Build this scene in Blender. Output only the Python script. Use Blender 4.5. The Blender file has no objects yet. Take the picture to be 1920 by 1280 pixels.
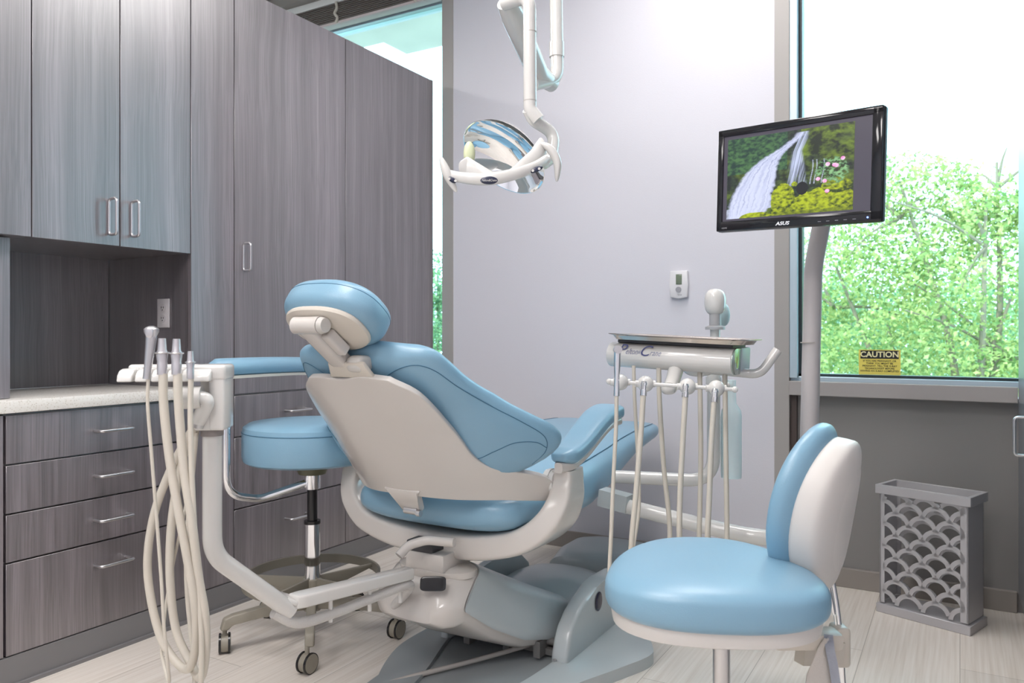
import bpy, bmesh, math, random
from mathutils import Vector, Matrix, noise
random.seed(7)
sc = bpy.context.scene
V = Vector
# ------------------------------------------------------------------ camera, world, sun, ceiling lights, exposure
H = 1.12; FL = 1449.0; CX = 960.0; CY = 628.0
YAW = math.atan(840/1449)
Fv = V((-math.sin(YAW), math.cos(YAW), 0)); Rv = V((math.cos(YAW), math.sin(YAW), 0)); UP = V((0, 0, 1))
cam_d = bpy.data.cameras.new('camera'); cam = bpy.data.objects.new('camera', cam_d); sc.collection.objects.link(cam)
cam.location = (0, 0, H); cam.rotation_euler = (math.pi/2, 0, YAW)
cam_d.sensor_width = 36; cam_d.lens = FL/1920*36; cam_d.shift_y = -12/1920; cam_d.clip_start = .05
cam_d.dof.use_dof = True; cam_d.dof.focus_distance = 2.3; cam_d.dof.aperture_fstop = 5.0
sc.camera = cam
sc.view_settings.view_transform = 'Standard'; sc.view_settings.look = 'None'; sc.view_settings.gamma = 1
sc.view_settings.use_curve_mapping = False
sc.view_settings.exposure = 0.5
w = bpy.data.worlds.new('sky'); sc.world = w; w.use_nodes = True
bg = w.node_tree.nodes['Background']; bg.inputs[0].default_value = (.60, .80, 1, 1); bg.inputs[1].default_value = 4.6
sd = bpy.data.lights.new('sun', 'SUN'); sd.energy = 3.2; sd.angle = .02; sd.color = (1, .95, .85)
so = bpy.data.objects.new('sun', sd); sc.collection.objects.link(so); so.rotation_euler = (math.radians(38), math.radians(-32), 0)
for lx, ly, e in ((-1.3, .9, 20), (-.6, -1.0, 20), (-2.0, -1.0, 14), (-.9, 2.7, 11), (-4.4, 1.6, 26)):
    ld = bpy.data.lights.new('ceiling_panel_light', 'AREA'); ld.shape = 'RECTANGLE'; ld.size = .58; ld.size_y = 1.18; ld.energy = e
    ld.color = (1, .955, .94)
    lo = bpy.data.objects.new('ceiling_panel_light', ld); sc.collection.objects.link(lo); lo.location = (lx, ly, 3.27)

# ------------------------------------------------------------------ helpers: points
def ray(x, y): return Fv + Rv*((x-CX)/FL) - UP*((y-CY)/FL)
CP = V((0, 0, H))
def at(x, y, t): return CP + ray(x, y)*t
def onY(x, y, Y): r = ray(x, y); return CP + r*(Y/r.y)
def onX(x, y, X): r = ray(x, y); return CP + r*(X/r.x)
def onZ(x, y, Z): r = ray(x, y); return CP + r*((Z-H)/r.z)

# ------------------------------------------------------------------ helpers: materials
def new_mat(name):
    m = bpy.data.materials.new(name); m.use_nodes = True; nt = m.node_tree
    return m, nt, nt.nodes['Principled BSDF']
def mat(name, col, rough=.5, metal=0, coat=0, bump=0, bscale=200, noise_amt=0, nscale=6, spec=.5, emit=None, estr=1):
    m, nt, b = new_mat(name)
    b.inputs['Base Color'].default_value = (*col, 1); b.inputs['Roughness'].default_value = rough
    b.inputs['Metallic'].default_value = metal; b.inputs['Coat Weight'].default_value = coat; b.inputs['Coat Roughness'].default_value = .06
    b.inputs['Specular IOR Level'].default_value = spec
    if emit: b.inputs['Emission Color'].default_value = (*emit, 1); b.inputs['Emission Strength'].default_value = estr
    tc = nt.nodes.new('ShaderNodeTexCoord')
    if noise_amt:
        n = nt.nodes.new('ShaderNodeTexNoise'); n.inputs['Scale'].default_value = nscale; nt.links.new(tc.outputs['Object'], n.inputs['Vector'])
        mx = nt.nodes.new('ShaderNodeMix'); mx.data_type = 'RGBA'
        mx.inputs[6].default_value = (*[c*(1-noise_amt) for c in col], 1); mx.inputs[7].default_value = (*[min(1, c*(1+noise_amt)) for c in col], 1)
        nt.links.new(n.outputs[0], mx.inputs[0]); nt.links.new(mx.outputs[2], b.inputs['Base Color'])
    if bump:
        n = nt.nodes.new('ShaderNodeTexNoise'); n.inputs['Scale'].default_value = bscale; n.inputs['Detail'].default_value = 3
        nt.links.new(tc.outputs['Object'], n.inputs['Vector'])
        bp = nt.nodes.new('ShaderNodeBump'); bp.inputs['Strength'].default_value = bump; bp.inputs['Distance'].default_value = .002
        nt.links.new(n.outputs[0], bp.inputs['Height']); nt.links.new(bp.outputs[0], b.inputs['Normal'])
    return m
def ramp(nt, stops):
    r = nt.nodes.new('ShaderNodeValToRGB'); e = r.color_ramp.elements
    while len(e) < len(stops): e.new(.5)
    for k, (p, c) in enumerate(stops): e[k].position = p; e[k].color = (*c, 1)
    return r
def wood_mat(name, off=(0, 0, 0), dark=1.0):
    m, nt, b = new_mat(name); L = nt.links
    g = nt.nodes.new('ShaderNodeNewGeometry'); mp = nt.nodes.new('ShaderNodeMapping'); mp.inputs['Location'].default_value = off
    L.new(g.outputs['Position'], mp.inputs[0])
    wv = nt.nodes.new('ShaderNodeTexNoise'); wv.inputs['Scale'].default_value = 1.6; L.new(mp.outputs[0], wv.inputs['Vector'])
    ad = nt.nodes.new('ShaderNodeVectorMath'); ad.operation = 'MULTIPLY_ADD'; ad.inputs[1].default_value = (.035, .035, 0)
    L.new(wv.outputs[1], ad.inputs[0]); L.new(mp.outputs[0], ad.inputs[2])
    def nz(sc_, det, s):
        q = nt.nodes.new('ShaderNodeMapping'); q.inputs['Scale'].default_value = s; L.new(ad.outputs[0], q.inputs[0])
        n = nt.nodes.new('ShaderNodeTexNoise'); n.inputs['Scale'].default_value = sc_; n.inputs['Detail'].default_value = det; L.new(q.outputs[0], n.inputs['Vector']); return n
    a = nz(1, 3, (22, 22, .35)); c = nz(1, 3, (210, 210, 1.6)); d = nz(1, 2, (5, 5, .2))
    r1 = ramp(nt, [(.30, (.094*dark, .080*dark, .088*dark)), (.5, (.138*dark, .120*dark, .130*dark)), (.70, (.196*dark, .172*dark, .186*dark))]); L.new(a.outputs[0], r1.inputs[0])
    r2 = ramp(nt, [(.3, (.62, .62, .62)), (.5, (1, 1, 1)), (.72, (1.38, 1.36, 1.38))]); L.new(c.outputs[0], r2.inputs[0])
    r3 = ramp(nt, [(.3, (.82, .81, .82)), (.7, (1.15, 1.13, 1.15))]); L.new(d.outputs[0], r3.inputs[0])
    m1 = nt.nodes.new('ShaderNodeMix'); m1.data_type = 'RGBA'; m1.blend_type = 'MULTIPLY'; m1.inputs[0].default_value = 1
    L.new(r1.outputs[0], m1.inputs[6]); L.new(r2.outputs[0], m1.inputs[7])
    m2 = nt.nodes.new('ShaderNodeMix'); m2.data_type = 'RGBA'; m2.blend_type = 'MULTIPLY'; m2.inputs[0].default_value = 1
    L.new(m1.outputs[2], m2.inputs[6]); L.new(r3.outputs[0], m2.inputs[7]); L.new(m2.outputs[2], b.inputs['Base Color'])
    b.inputs['Roughness'].default_value = .38; b.inputs['Specular IOR Level'].default_value = 1.0; b.inputs['Coat Weight'].default_value = 1.0; b.inputs['Coat Roughness'].default_value = .31; b.inputs['Coat IOR'].default_value = 2.1
    bp = nt.nodes.new('ShaderNodeBump'); bp.inputs['Strength'].default_value = .12; bp.inputs['Distance'].default_value = .001
    L.new(c.outputs[0], bp.inputs['Height']); L.new(bp.outputs[0], b.inputs['Normal'])
    return m
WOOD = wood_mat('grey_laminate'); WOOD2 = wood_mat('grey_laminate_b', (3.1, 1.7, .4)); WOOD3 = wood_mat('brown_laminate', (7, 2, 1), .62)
VINYL = mat('blue_vinyl', (.215, .385, .515), .33, bump=.16, bscale=420, spec=.6)
VSEAM = mat('blue_seam', (.05, .15, .24), .5)
PUTTY = mat('putty_plastic', (.60, .565, .53), .22, coat=.35)
WHITEP = mat('white_enamel', (.68, .665, .64), .2, coat=.5)
HOSE = mat('cream_hose', (.62, .575, .50), .38)
HOSEG = mat('grey_hose', (.45, .42, .39), .4)
CHROME = mat('chrome', (.85, .86, .88), .07, 1)
MIRROR = mat('mirror', (.92, .94, .96), .015, 1)
STEEL = mat('brushed_steel', (.62, .61, .62), .28, 1)
ALU = mat('satin_aluminium', (.60, .58, .60), .36, .85)
BLACK = mat('black_plastic', (.012, .012, .014), .2)
DARK = mat('dark_grey', (.045, .045, .05), .5)
TAUPE = mat('taupe_enamel', (.235, .215, .175), .38)
TAUPEB = mat('stool_base_taupe', (.30, .275, .225), .42)
BEIGEP = mat('beige_plastic', (.62, .57, .50), .4)
SHELLP = mat('pearl_plastic', (.66, .63, .60), .45)
BASEG = mat('base_grey_plastic', (.47, .51, .52), .28, coat=.3)
BASED = mat('plate_grey', (.31, .335, .345), .35)
WALLW = mat('white_wallpaint', (.655, .65, .705), .6, bump=.25, bscale=160)
GREYT = mat('grey_trim_paint', (.36, .34, .325), .5)
GREYW = mat('grey_under_window', (.25, .24, .235), .55)
BASEB = mat('taupe_baseboard', (.29, .262, .24), .5)
KICK = mat('rubber_kick', (.20, .195, .20), .55)
FRAMEM = mat('window_aluminium', (.45, .55, .62), .35, .3)
SEALM = mat('black_window_seal', (.02, .035, .04), .4)
CEIL = mat('ceiling_white', (.80, .79, .77), .7)
QUARTZ, _nt, _b = new_mat('speckled_quartz')
_v = _nt.nodes.new('ShaderNodeTexVoronoi'); _v.inputs['Scale'].default_value = 150
_g = _nt.nodes.new('ShaderNodeNewGeometry'); _nt.links.new(_g.outputs['Position'], _v.inputs['Vector'])
_r = ramp(_nt, [(0, (.34, .28, .22)), (.16, (.62, .57, .50)), (.34, (.76, .73, .68)), (1, (.80, .77, .73))]); _nt.links.new(_v.outputs[0], _r.inputs[0])
_nt.links.new(_r.outputs[0], _b.inputs['Base Color']); _b.inputs['Roughness'].default_value = .25
# floor planks run along Y
FLOORM, nt, b = new_mat('pale_plank_floor'); L = nt.links
g = nt.nodes.new('ShaderNodeNewGeometry')
sw = nt.nodes.new('ShaderNodeMapping'); sw.inputs['Rotation'].default_value = (0, 0, math.pi/2); L.new(g.outputs['Position'], sw.inputs[0])
br = nt.nodes.new('ShaderNodeTexBrick'); br.inputs['Scale'].default_value = 1; br.inputs['Brick Width'].default_value = 1.2; br.inputs['Row Height'].default_value = .3
br.inputs['Mortar Size'].default_value = .0014; br.inputs['Color1'].default_value = (.96, .96, .96, 1); br.inputs['Color2'].default_value = (1.04, 1.035, 1.03, 1); br.inputs['Mortar'].default_value = (.62, .6, .58, 1)
L.new(sw.outputs[0], br.inputs['Vector'])
q = nt.nodes.new('ShaderNodeMapping'); q.inputs['Scale'].default_value = (95, 2.2, 1); L.new(g.outputs['Position'], q.inputs[0])
n1 = nt.nodes.new('ShaderNodeTexNoise'); n1.inputs['Scale'].default_value = 1; n1.inputs['Detail'].default_value = 4; L.new(q.outputs[0], n1.inputs['Vector'])
r1 = ramp(nt, [(.28, (.62, .56, .495)), (.5, (.70, .645, .585)), (.72, (.76, .715, .665))]); L.new(n1.outputs[0], r1.inputs[0])
mx = nt.nodes.new('ShaderNodeMix'); mx.data_type = 'RGBA'; mx.blend_type = 'MULTIPLY'; mx.inputs[0].default_value = 1
L.new(r1.outputs[0], mx.inputs[6]); L.new(br.outputs[0], mx.inputs[7]); L.new(mx.outputs[2], b.inputs['Base Color']); b.inputs['Roughness'].default_value = .38
# pane glass: thin, lets light through
GLASS = bpy.data.materials.new('teal_pane_glass'); GLASS.use_nodes = True; nt = GLASS.node_tree; nt.nodes.clear()
o_ = nt.nodes.new('ShaderNodeOutputMaterial'); tr = nt.nodes.new('ShaderNodeBsdfTransparent'); tr.inputs[0].default_value = (.87, 1, .97, 1)
gl = nt.nodes.new('ShaderNodeBsdfGlossy'); gl.inputs['Roughness'].default_value = .01; fr_ = nt.nodes.new('ShaderNodeFresnel'); fr_.inputs[0].default_value = 1.25
ms = nt.nodes.new('ShaderNodeMixShader'); nt.links.new(fr_.outputs[0], ms.inputs[0]); nt.links.new(tr.outputs[0], ms.inputs[1]); nt.links.new(gl.outputs[0], ms.inputs[2]); nt.links.new(ms.outputs[0], o_.inputs[0])
BOTTLE, nt, b = new_mat('frosted_bottle'); b.inputs['Base Color'].default_value = (.86, .97, .98, 1); b.inputs['Roughness'].default_value = .45; b.inputs['Transmission Weight'].default_value = .55; b.inputs['IOR'].default_value = 1.15
LAMPG = mat('lamp_diffuser', (.9, .9, .88), .5, emit=(1, .97, .95), estr=5)

# ------------------------------------------------------------------ helpers: objects
def root_loc(p):
    l = V((0, 0, 0))
    while p is not None: l += p.location; p = p.parent
    return l
def meta(o, label=None, cat=None, group=None, kind=None):
    if label: o['label'] = label
    if cat: o['category'] = cat
    if group: o['group'] = group
    if kind: o['kind'] = kind
    return o
def thing(name, loc, label, cat, group=None):
    o = bpy.data.objects.new(name, None); sc.collection.objects.link(o); o.location = loc; o.empty_display_size = .05
    return meta(o, label, cat, group)
def obj(name, bm, m, parent=None, smooth=True, ang=38, subsurf=0, label=None, cat=None, group=None, kind=None):
    """bm has world coordinates; the mesh is stored relative to its thing"""
    if isinstance(bm, (list, tuple)):
        bm = merge(bm)
    bmesh.ops.recalc_face_normals(bm, faces=bm.faces)
    if parent is None:
        xs = [v.co for v in bm.verts]; lo = V([min(c[i] for c in xs) for i in range(3)]); hi = V([max(c[i] for c in xs) for i in range(3)])
        l = V(((lo.x+hi.x)/2, (lo.y+hi.y)/2, lo.z))
    else: l = root_loc(parent)
    for v in bm.verts: v.co -= l
    me = bpy.data.meshes.new(name); bm.to_mesh(me); bm.free()
    me.materials.append(m)
    for p in me.polygons: p.use_smooth = smooth
    if smooth and not subsurf: me.set_sharp_from_angle(angle=math.radians(ang))
    o = bpy.data.objects.new(name, me); sc.collection.objects.link(o)
    if parent is None: o.location = l
    else: o.parent = parent
    if subsurf:
        s = o.modifiers.new('smooth', 'SUBSURF'); s.levels = subsurf; s.render_levels = subsurf
    return meta(o, label, cat, group, kind)
def merge(bms):
    r = bmesh.new()
    for b in bms:
        me = bpy.data.meshes.new('tmp'); b.to_mesh(me); b.free(); r.from_mesh(me); bpy.data.meshes.remove(me)
    return r
def frame(o, ex, ey, ez=None):
    ex = V(ex).normalized(); ey = V(ey).normalized(); ez = V(ez).normalized() if ez is not None else ex.cross(ey).normalized()
    m = Matrix((ex, ey, ez)).transposed().to_4x4(); m.translation = V(o); return m
def rotz(o, a): return Matrix.Translation(V(o)) @ Matrix.Rotation(a, 4, 'Z')
def xf(bm, M): bm.transform(M); return bm
def box(c, s, bev=.0, seg=2, M=None):
    bm = bmesh.new(); bmesh.ops.create_cube(bm, size=1)
    for v in bm.verts: v.co = V((v.co.x*s[0]+c[0], v.co.y*s[1]+c[1], v.co.z*s[2]+c[2]))
    if bev: bmesh.ops.bevel(bm, geom=list(bm.edges), offset=bev, segments=seg, profile=.5, affect='EDGES')
    if M: bm.transform(M)
    return bm
def bb(x0, x1, y0, y1, z0, z1, bev=.0, seg=2, M=None):
    return box(((x0+x1)/2, (y0+y1)/2, (z0+z1)/2), (abs(x1-x0), abs(y1-y0), abs(z1-z0)), bev, seg, M)
def loft(rings, closed=True, caps=True):
    bm = bmesh.new(); vs = [[bm.verts.new(V(p)) for p in r] for r in rings]; n = len(rings[0])
    for a, b_ in zip(vs, vs[1:]):
        for i in range(n if closed else n-1):
            j = (i+1) % n
            try: bm.faces.new((a[i], a[j], b_[j], b_[i]))
            except ValueError: pass
    if caps:
        bm.faces.new(vs[0][::-1]); bm.faces.new(vs[-1])
    return bm
def catmull(P, n=8):
    P = [V(p) for p in P]; Q = [P[0]*2-P[1]] + P + [P[-1]*2-P[-2]]; out = []
    for i in range(1, len(Q)-2):
        p0, p1, p2, p3 = Q[i-1:i+3]
        for k in range(n):
            t = k/n; out.append(.5*((2*p1)+(p2-p0)*t+(2*p0-5*p1+4*p2-p3)*t*t+(3*p1-p0-3*p2+p3)*t**3))
    out.append(P[-1]); return out
def fillet(P, r, n=8):
    P = [V(p) for p in P]; out = [P[0]]
    rs = r if isinstance(r, (list, tuple)) else [r]*(len(P)-2)
    for i in range(1, len(P)-1):
        a, b_, c = P[i-1], P[i], P[i+1]; d1 = (a-b_).normalized(); d2 = (c-b_).normalized(); th = d1.angle(d2)
        if th > 3.1: out.append(b_); continue
        L_ = min(rs[i-1]/math.tan(th/2), (a-b_).length*.49, (c-b_).length*.49)
        s, e = b_+d1*L_, b_+d2*L_
        for k in range(n+1):
            t = k/n; out.append(s*(1-t)**2+b_*2*t*(1-t)+e*t*t)
    out.append(P[-1]); return out
def sweep(path, rad, n=16, caps=True, prof=None, up=None):
    path = [V(p) for p in path]; m = len(path); T = []
    for i in range(m):
        a = path[max(0, i-1)]; b_ = path[min(m-1, i+1)]; T.append((b_-a).normalized())
    nrm = V(up) if up is not None else (V((0, 0, 1)) if abs(T[0].z) < .9 else V((1, 0, 0)))
    nrm = (nrm-T[0]*nrm.dot(T[0])).normalized(); rings = []
    for i in range(m):
        nrm = (nrm-T[i]*nrm.dot(T[i])).normalized(); bi = T[i].cross(nrm)
        r = rad(i/(m-1)) if callable(rad) else (rad[i] if isinstance(rad, (list, tuple)) else rad)
        if prof: rings.append([path[i]+nrm*(py*r)+bi*(px*r) for px, py in prof])
        else: rings.append([path[i]+nrm*(math.cos(2*math.pi*k/n)*r)+bi*(math.sin(2*math.pi*k/n)*r) for k in range(n)])
    return loft(rings, True, caps)
def tube(P, r, n=16, res=8, **k): return sweep(catmull(P, res), r, n, **k)
def ftube(P, r, fr, n=16, **k): return sweep(fillet(P, fr), r, n, **k)
def rod(a, b_, r, n=20, r2=None): return sweep([V(a), V(b_)], (lambda t: r+(r2-r)*t) if r2 is not None else r, n)
def lathe(prof, M=None, n=32, caps=True):
    rings = [[V((r*math.cos(2*math.pi*k/n), r*math.sin(2*math.pi*k/n), z)) for k in range(n)] for r, z in prof]
    bm = loft(rings, True, caps)
    if M: bm.transform(M)
    return bm
def prism(pts, M, th, bev=0, seg=2, smoothn=0):
    """2d outline in the xy-plane of frame M, extruded +z by th"""
    if smoothn:
        P = [V((x, y, 0)) for x, y in pts]; n = len(P); out = []
        for i in range(n):
            p0, p1, p2, p3 = P[i-1], P[i], P[(i+1) % n], P[(i+2) % n]
            for k in range(smoothn):
                t = k/smoothn; out.append(.5*((2*p1)+(p2-p0)*t+(2*p0-5*p1+4*p2-p3)*t*t+(3*p1-p0-3*p2+p3)*t**3))
        pts = [(p.x, p.y) for p in out]
    bm = loft([[V((x, y, 0)) for x, y in pts], [V((x, y, th)) for x, y in pts]])
    if bev:
        eds = [e for e in bm.edges if abs(e.verts[0].co.z-e.verts[1].co.z) < 1e-6] if smoothn else list(bm.edges)
        bmesh.ops.bevel(bm, geom=eds, offset=bev, segments=seg, profile=.5, affect='EDGES')
    bm.transform(M); return bm
def sgn(a, p): return math.copysign(abs(a)**p, a)
def blob(M, a, b_, c, e1=1, e2=1, nu=32, nv=16, fn=None):
    """superellipsoid in frame M"""
    rings = []
    for j in range(1, nv):
        ph = -math.pi/2+math.pi*j/nv
        ring = []
        for i in range(nu):
            th = 2*math.pi*i/nu
            p = V((a*sgn(math.cos(ph), e1)*sgn(math.cos(th), e2), b_*sgn(math.cos(ph), e1)*sgn(math.sin(th), e2), c*sgn(math.sin(ph), e1)))
            ring.append(fn(p) if fn else p)
        rings.append(ring)
    bm = loft(rings); bm.transform(M); return bm
def text(s, size, M, m, parent, name='lettering', shear=0, ext=.0004, align='CENTER', **k):
    cu = bpy.data.curves.new('t', 'FONT'); cu.body = s; cu.size = size; cu.shear = shear; cu.extrude = ext; cu.align_x = align; cu.align_y = 'CENTER'; cu.resolution_u = 3
    if 'space' in k: cu.space_line = k['space']
    if 'off' in k: cu.offset = k['off']
    o = bpy.data.objects.new('t', cu); sc.collection.objects.link(o)
    me = bpy.data.meshes.new_from_object(o.evaluated_get(bpy.context.evaluated_depsgraph_get()))
    bm = bmesh.new(); bm.from_mesh(me); bpy.data.objects.remove(o); bpy.data.curves.remove(cu); bpy.data.meshes.remove(me)
    if k.get('sx'): bm.transform(Matrix.Diagonal((k['sx'], 1, 1, 1)))
    bm.transform(M); return obj(name, bm, m, parent, smooth=False)
def struct(name, bm, m, **k): return obj(name, bm, m, kind='structure', smooth=False, **k)

# ------------------------------------------------------------------ the room
YB = 3.68; ZC = 3.33
struct('floor', bb(-6.2, 1.2, -2.6, 3.9, -.1, 0), FLOORM)
struct('ceiling', bb(-6.2, 1.2, -2.6, 3.9, ZC, ZC+.1), CEIL)
struct('wall_back', bb(-2.524, -.738, YB, YB+.2, 0, ZC), WALLW)
struct('trim_1', bb(-2.60, -2.524, YB-.004, YB+.2, 0, ZC), GREYT)
struct('trim_2', bb(-.738, -.673, YB-.004, YB+.2, 0, ZC), GREYT)
struct('wall_back_left', bb(-6.2, -2.60, YB+.02, YB+.2, 0, .90), GREYW)
struct('wall_back_right', bb(-.673, .8, YB+.05, YB+.2, .0, .86), GREYW)
struct('wall_back_header', [bb(-6.2, -2.60, YB+.02, YB+.2, 3.10, ZC), bb(-.673, 1.2, YB+.02, YB+.2, 3.07, ZC)], WALLW)
struct('wall_left', bb(-6.3, -6.2, -2.6, 3.9, 0, ZC), WALLW)
struct('wall_right', bb(.85, .95, -2.6, 3.9, 0, ZC), WALLW)
struct('wall_rear', bb(-6.2, 1.2, -2.7, -2.6, 0, ZC), WALLW)
struct('trim_3', bb(-6.2, -2.60, YB-.05, YB+.03, 3.20, 3.245, .004), CEIL)
struct('trim_4', bb(-6.2, -2.60, YB-.10, YB+.03, 3.245, 3.31, .004), BASEB)
struct('baseboard_back', [bb(-2.60, -.673, YB-.012, YB, 0, .09, .003), bb(-.673, .2, YB+.03, YB+.052, 0, .085, .003)], BASEB)
# window 1 (behind the cabinets)
struct('window_1', [bb(-6.2, -2.60, YB+.03, YB+.10, .90, .96), bb(-6.2, -2.60, YB+.03, YB+.1, 3.06, 3.10), bb(-4.63, -4.57, YB+.03, YB+.1, .96, 3.06)], FRAMEM)
struct('window_2', bb(-6.2, -2.60, YB+.06, YB+.066, .96, 3.06), GLASS)
# window 2 (right)
struct('window_3', [bb(-.673, -.638, YB, YB+.10, .925, 3.07, .003), bb(-.673, .8, YB+.02, YB+.10, .905, .933, .003)], FRAMEM)
struct('window_4', [bb(-.638, -.624, YB+.04, YB+.1, .933, 3.07), bb(-.638, .8, YB+.04, YB+.1, .933, .945)], SEALM)
struct('window_5', bb(-.63, .8, YB+.06, YB+.066, .94, 3.07), GLASS)
struct('window_sill', bb(-.673, .2, YB-.012, YB+.1, .848, .912, .003), mat('sill_grey', (.37, .345, .335), .5))
struct('trim_5', bb(-.673, -.645, YB+.02, YB+.06, 0, .85), mat('recess_shade_brown', (.07, .05, .045), .6))  # dark strip painted for the shadow in the wall recess below the sill
struct('trim_6', [bb(-9, -4.06, 3.9, 4.92, 3.5, 3.75), bb(-4.06, -2.0, 3.9, 5.22, 3.5, 3.75)], mat('canopy_concrete', (.52, .46, .40), .8, noise_amt=.2, nscale=2.5))

# raised blind over the left window
t = thing('window_blind', (-4.0, YB-.03, 3.07), 'dark raised blind gathered at the top of the window behind the cabinets', 'blind')
obj('slat_stack', [bb(-5.2, -2.61, YB-.05, YB+.015, 3.085+i*.0115, 3.093+i*.0115, .001, 1) for i in range(10)], mat('blind_slats', (.13, .11, .10), .5), t)
obj('bottom_rail', bb(-5.2, -2.61, YB-.05, YB+.015, 3.066, 3.083, .003), mat('blind_rail', (.60, .52, .52), .5), t)
for px in (630, 778):
    p = onY(px, 20, YB-.055)
    obj('ladder_cord', tube([(p.x, p.y, 3.07), (p.x+.012, p.y, 3.10), (p.x-.01, p.y, 3.13), (p.x+.008, p.y, 3.16), (p.x, p.y, 3.20)], .009, 8), BEIGEP, t)

# ceiling panel lights
for i, (lx, ly) in enumerate(((-1.3, .9), (-.6, -1.0), (-2.0, -1.0), (-.9, 2.7), (-4.4, 1.6))):
    t = thing('ceiling_light', (lx, ly, ZC), 'flat white ceiling panel light outside the upper edge of the view', 'ceiling light', 'ceiling panel lights')
    obj('light_frame', [bb(lx-.31, lx-.295, ly-.61, ly+.61, ZC-.03, ZC), bb(lx+.295, lx+.31, ly-.61, ly+.61, ZC-.03, ZC), bb(lx-.295, lx+.295, ly-.61, ly-.595, ZC-.03, ZC), bb(lx-.295, lx+.295, ly+.595, ly+.61, ZC-.03, ZC)], WHITEP, t)
    obj('diffuser', bb(lx-.294, lx+.294, ly-.594, ly+.594, ZC-.02, ZC-.002), LAMPG, t)

# ------------------------------------------------------------------ cabinets on the left
XF = -2.61; GAP = .002; DT = .019
def panel(y0, y1, z0, z1): return bb(XF-DT, XF, y0+GAP, y1-GAP, z0+GAP, z1-GAP, .0008, 1)
def pull(y0, z0, y1, z1, parent, m=None, x=XF, sx=1, r=.0055, out=.044):
    a, b_ = V((x, y0, z0)), V((x, y1, z1)); o_ = V((out*sx, 0, 0))
    if y0 == y1:
        q = [a.lerp(b_, .5), a+V((0, 0, 0)), a+o_, b_+o_, b_, a.lerp(b_, .5001)]; sh_ = V((.004*sx, 0, 0))  # bar along the door closes the loop, modelled for the pull's shadow
        return obj('handle', [ftube([p_+sh_ for p_ in q], r*.9, .014, 12), rod(a+V((0, 0, .012)), a+V((.006*sx, 0, .012)), .004, 10), rod(b_-V((0, 0, .012)), b_+V((.006*sx, 0, -.012)), .004, 10)], m or STEEL, parent, label='brushed steel handle with a back bar drawn for its shadow')
    return obj('handle', ftube([a, a+o_, b_+o_, b_], r, .012, 10), m or STEEL, parent, label='brushed steel pull handle')
def carc(x0, x1, y0, y1, z0, z1): return bb(x0, x1, y0, y1, z0, z1)
# upper cabinets
t = thing('wall_cabinet', (-2.9, .95, 1.44), 'grey wood-grain upper cabinet cut off by the left picture edge, no handle in view', 'cabinet')
obj('body', bb(-3.15, XF-DT-.001, .5, 1.389, 1.44, 2.575), WOOD3, t)
obj('door', panel(.5, 1.39, 1.437, 2.577), WOOD2, t)
t = thing('wall_cabinet', (-2.9, 1.69, 1.44), 'grey wood-grain upper cabinet with two doors and steel pulls above the niche', 'cabinet')
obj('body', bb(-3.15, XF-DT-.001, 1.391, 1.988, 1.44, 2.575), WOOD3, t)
d = obj('door', panel(1.39, 1.695, 1.437, 2.577), WOOD, t); pull(1.652, 1.475, 1.652, 1.602, d)
d = obj('door', panel(1.695, 1.99, 1.437, 2.577), WOOD2, t); pull(1.738, 1.478, 1.738, 1.605, d)
# tall units
t = thing('tall_cabinet', (-2.9, 2.43, 0), 'tall grey wood-grain cabinet with a door over two drawers behind the chair', 'cabinet')
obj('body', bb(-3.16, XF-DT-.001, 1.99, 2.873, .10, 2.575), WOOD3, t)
obj('filler_panel', panel(1.99, 2.2, .1, 2.577), WOOD2, t)
d = obj('door', panel(2.2, 2.873, .872, 2.577), WOOD, t); pull(2.245, 1.39, 2.245, 1.505, d)
d = obj('door', panel(2.2, 2.873, .695, .868), WOOD2, t); d.name = 'drawer'; pull(2.48, .782, 2.605, .782, d)
d = obj('drawer', panel(2.2, 2.873, .394, .693), WOOD2, t); pull(2.48, .66, 2.605, .66, d)
d = obj('drawer', panel(2.2, 2.873, .1, .392), WOOD, t); pull(2.48, .30, 2.605, .30, d)
t = thing('tall_cabinet', (-2.9, 3.24, 0), 'plain tall grey wood-grain end cabinet standing next to the narrow window gap', 'cabinet')
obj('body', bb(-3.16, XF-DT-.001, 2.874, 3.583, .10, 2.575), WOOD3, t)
obj('door', panel(2.873, 3.6, .1, 2.577), WOOD2, t)
obj('end_panel', bb(-3.16, XF-.001, 3.584, 3.602, .1, 2.577), WOOD, t)
# niche: back and side, filler cabinet on the counter
t = thing('niche_panel', (-3.12, 1.7, .91), 'dark wood-grain back panel of the open niche above the counter', 'panel')
obj('back', bb(-3.16, -3.14, .5, 1.987, .9135, 1.4398), WOOD, t)
t = thing('counter_cabinet', (-2.9, 1.0, .914), 'grey wood-grain box standing on the counter at the left picture edge', 'cabinet')
p = onZ(33, 745, .914)
obj('body', bb(-3.135, -2.665, .55, 1.352, .915, 1.436, .001, 1), WOOD, t)
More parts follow.
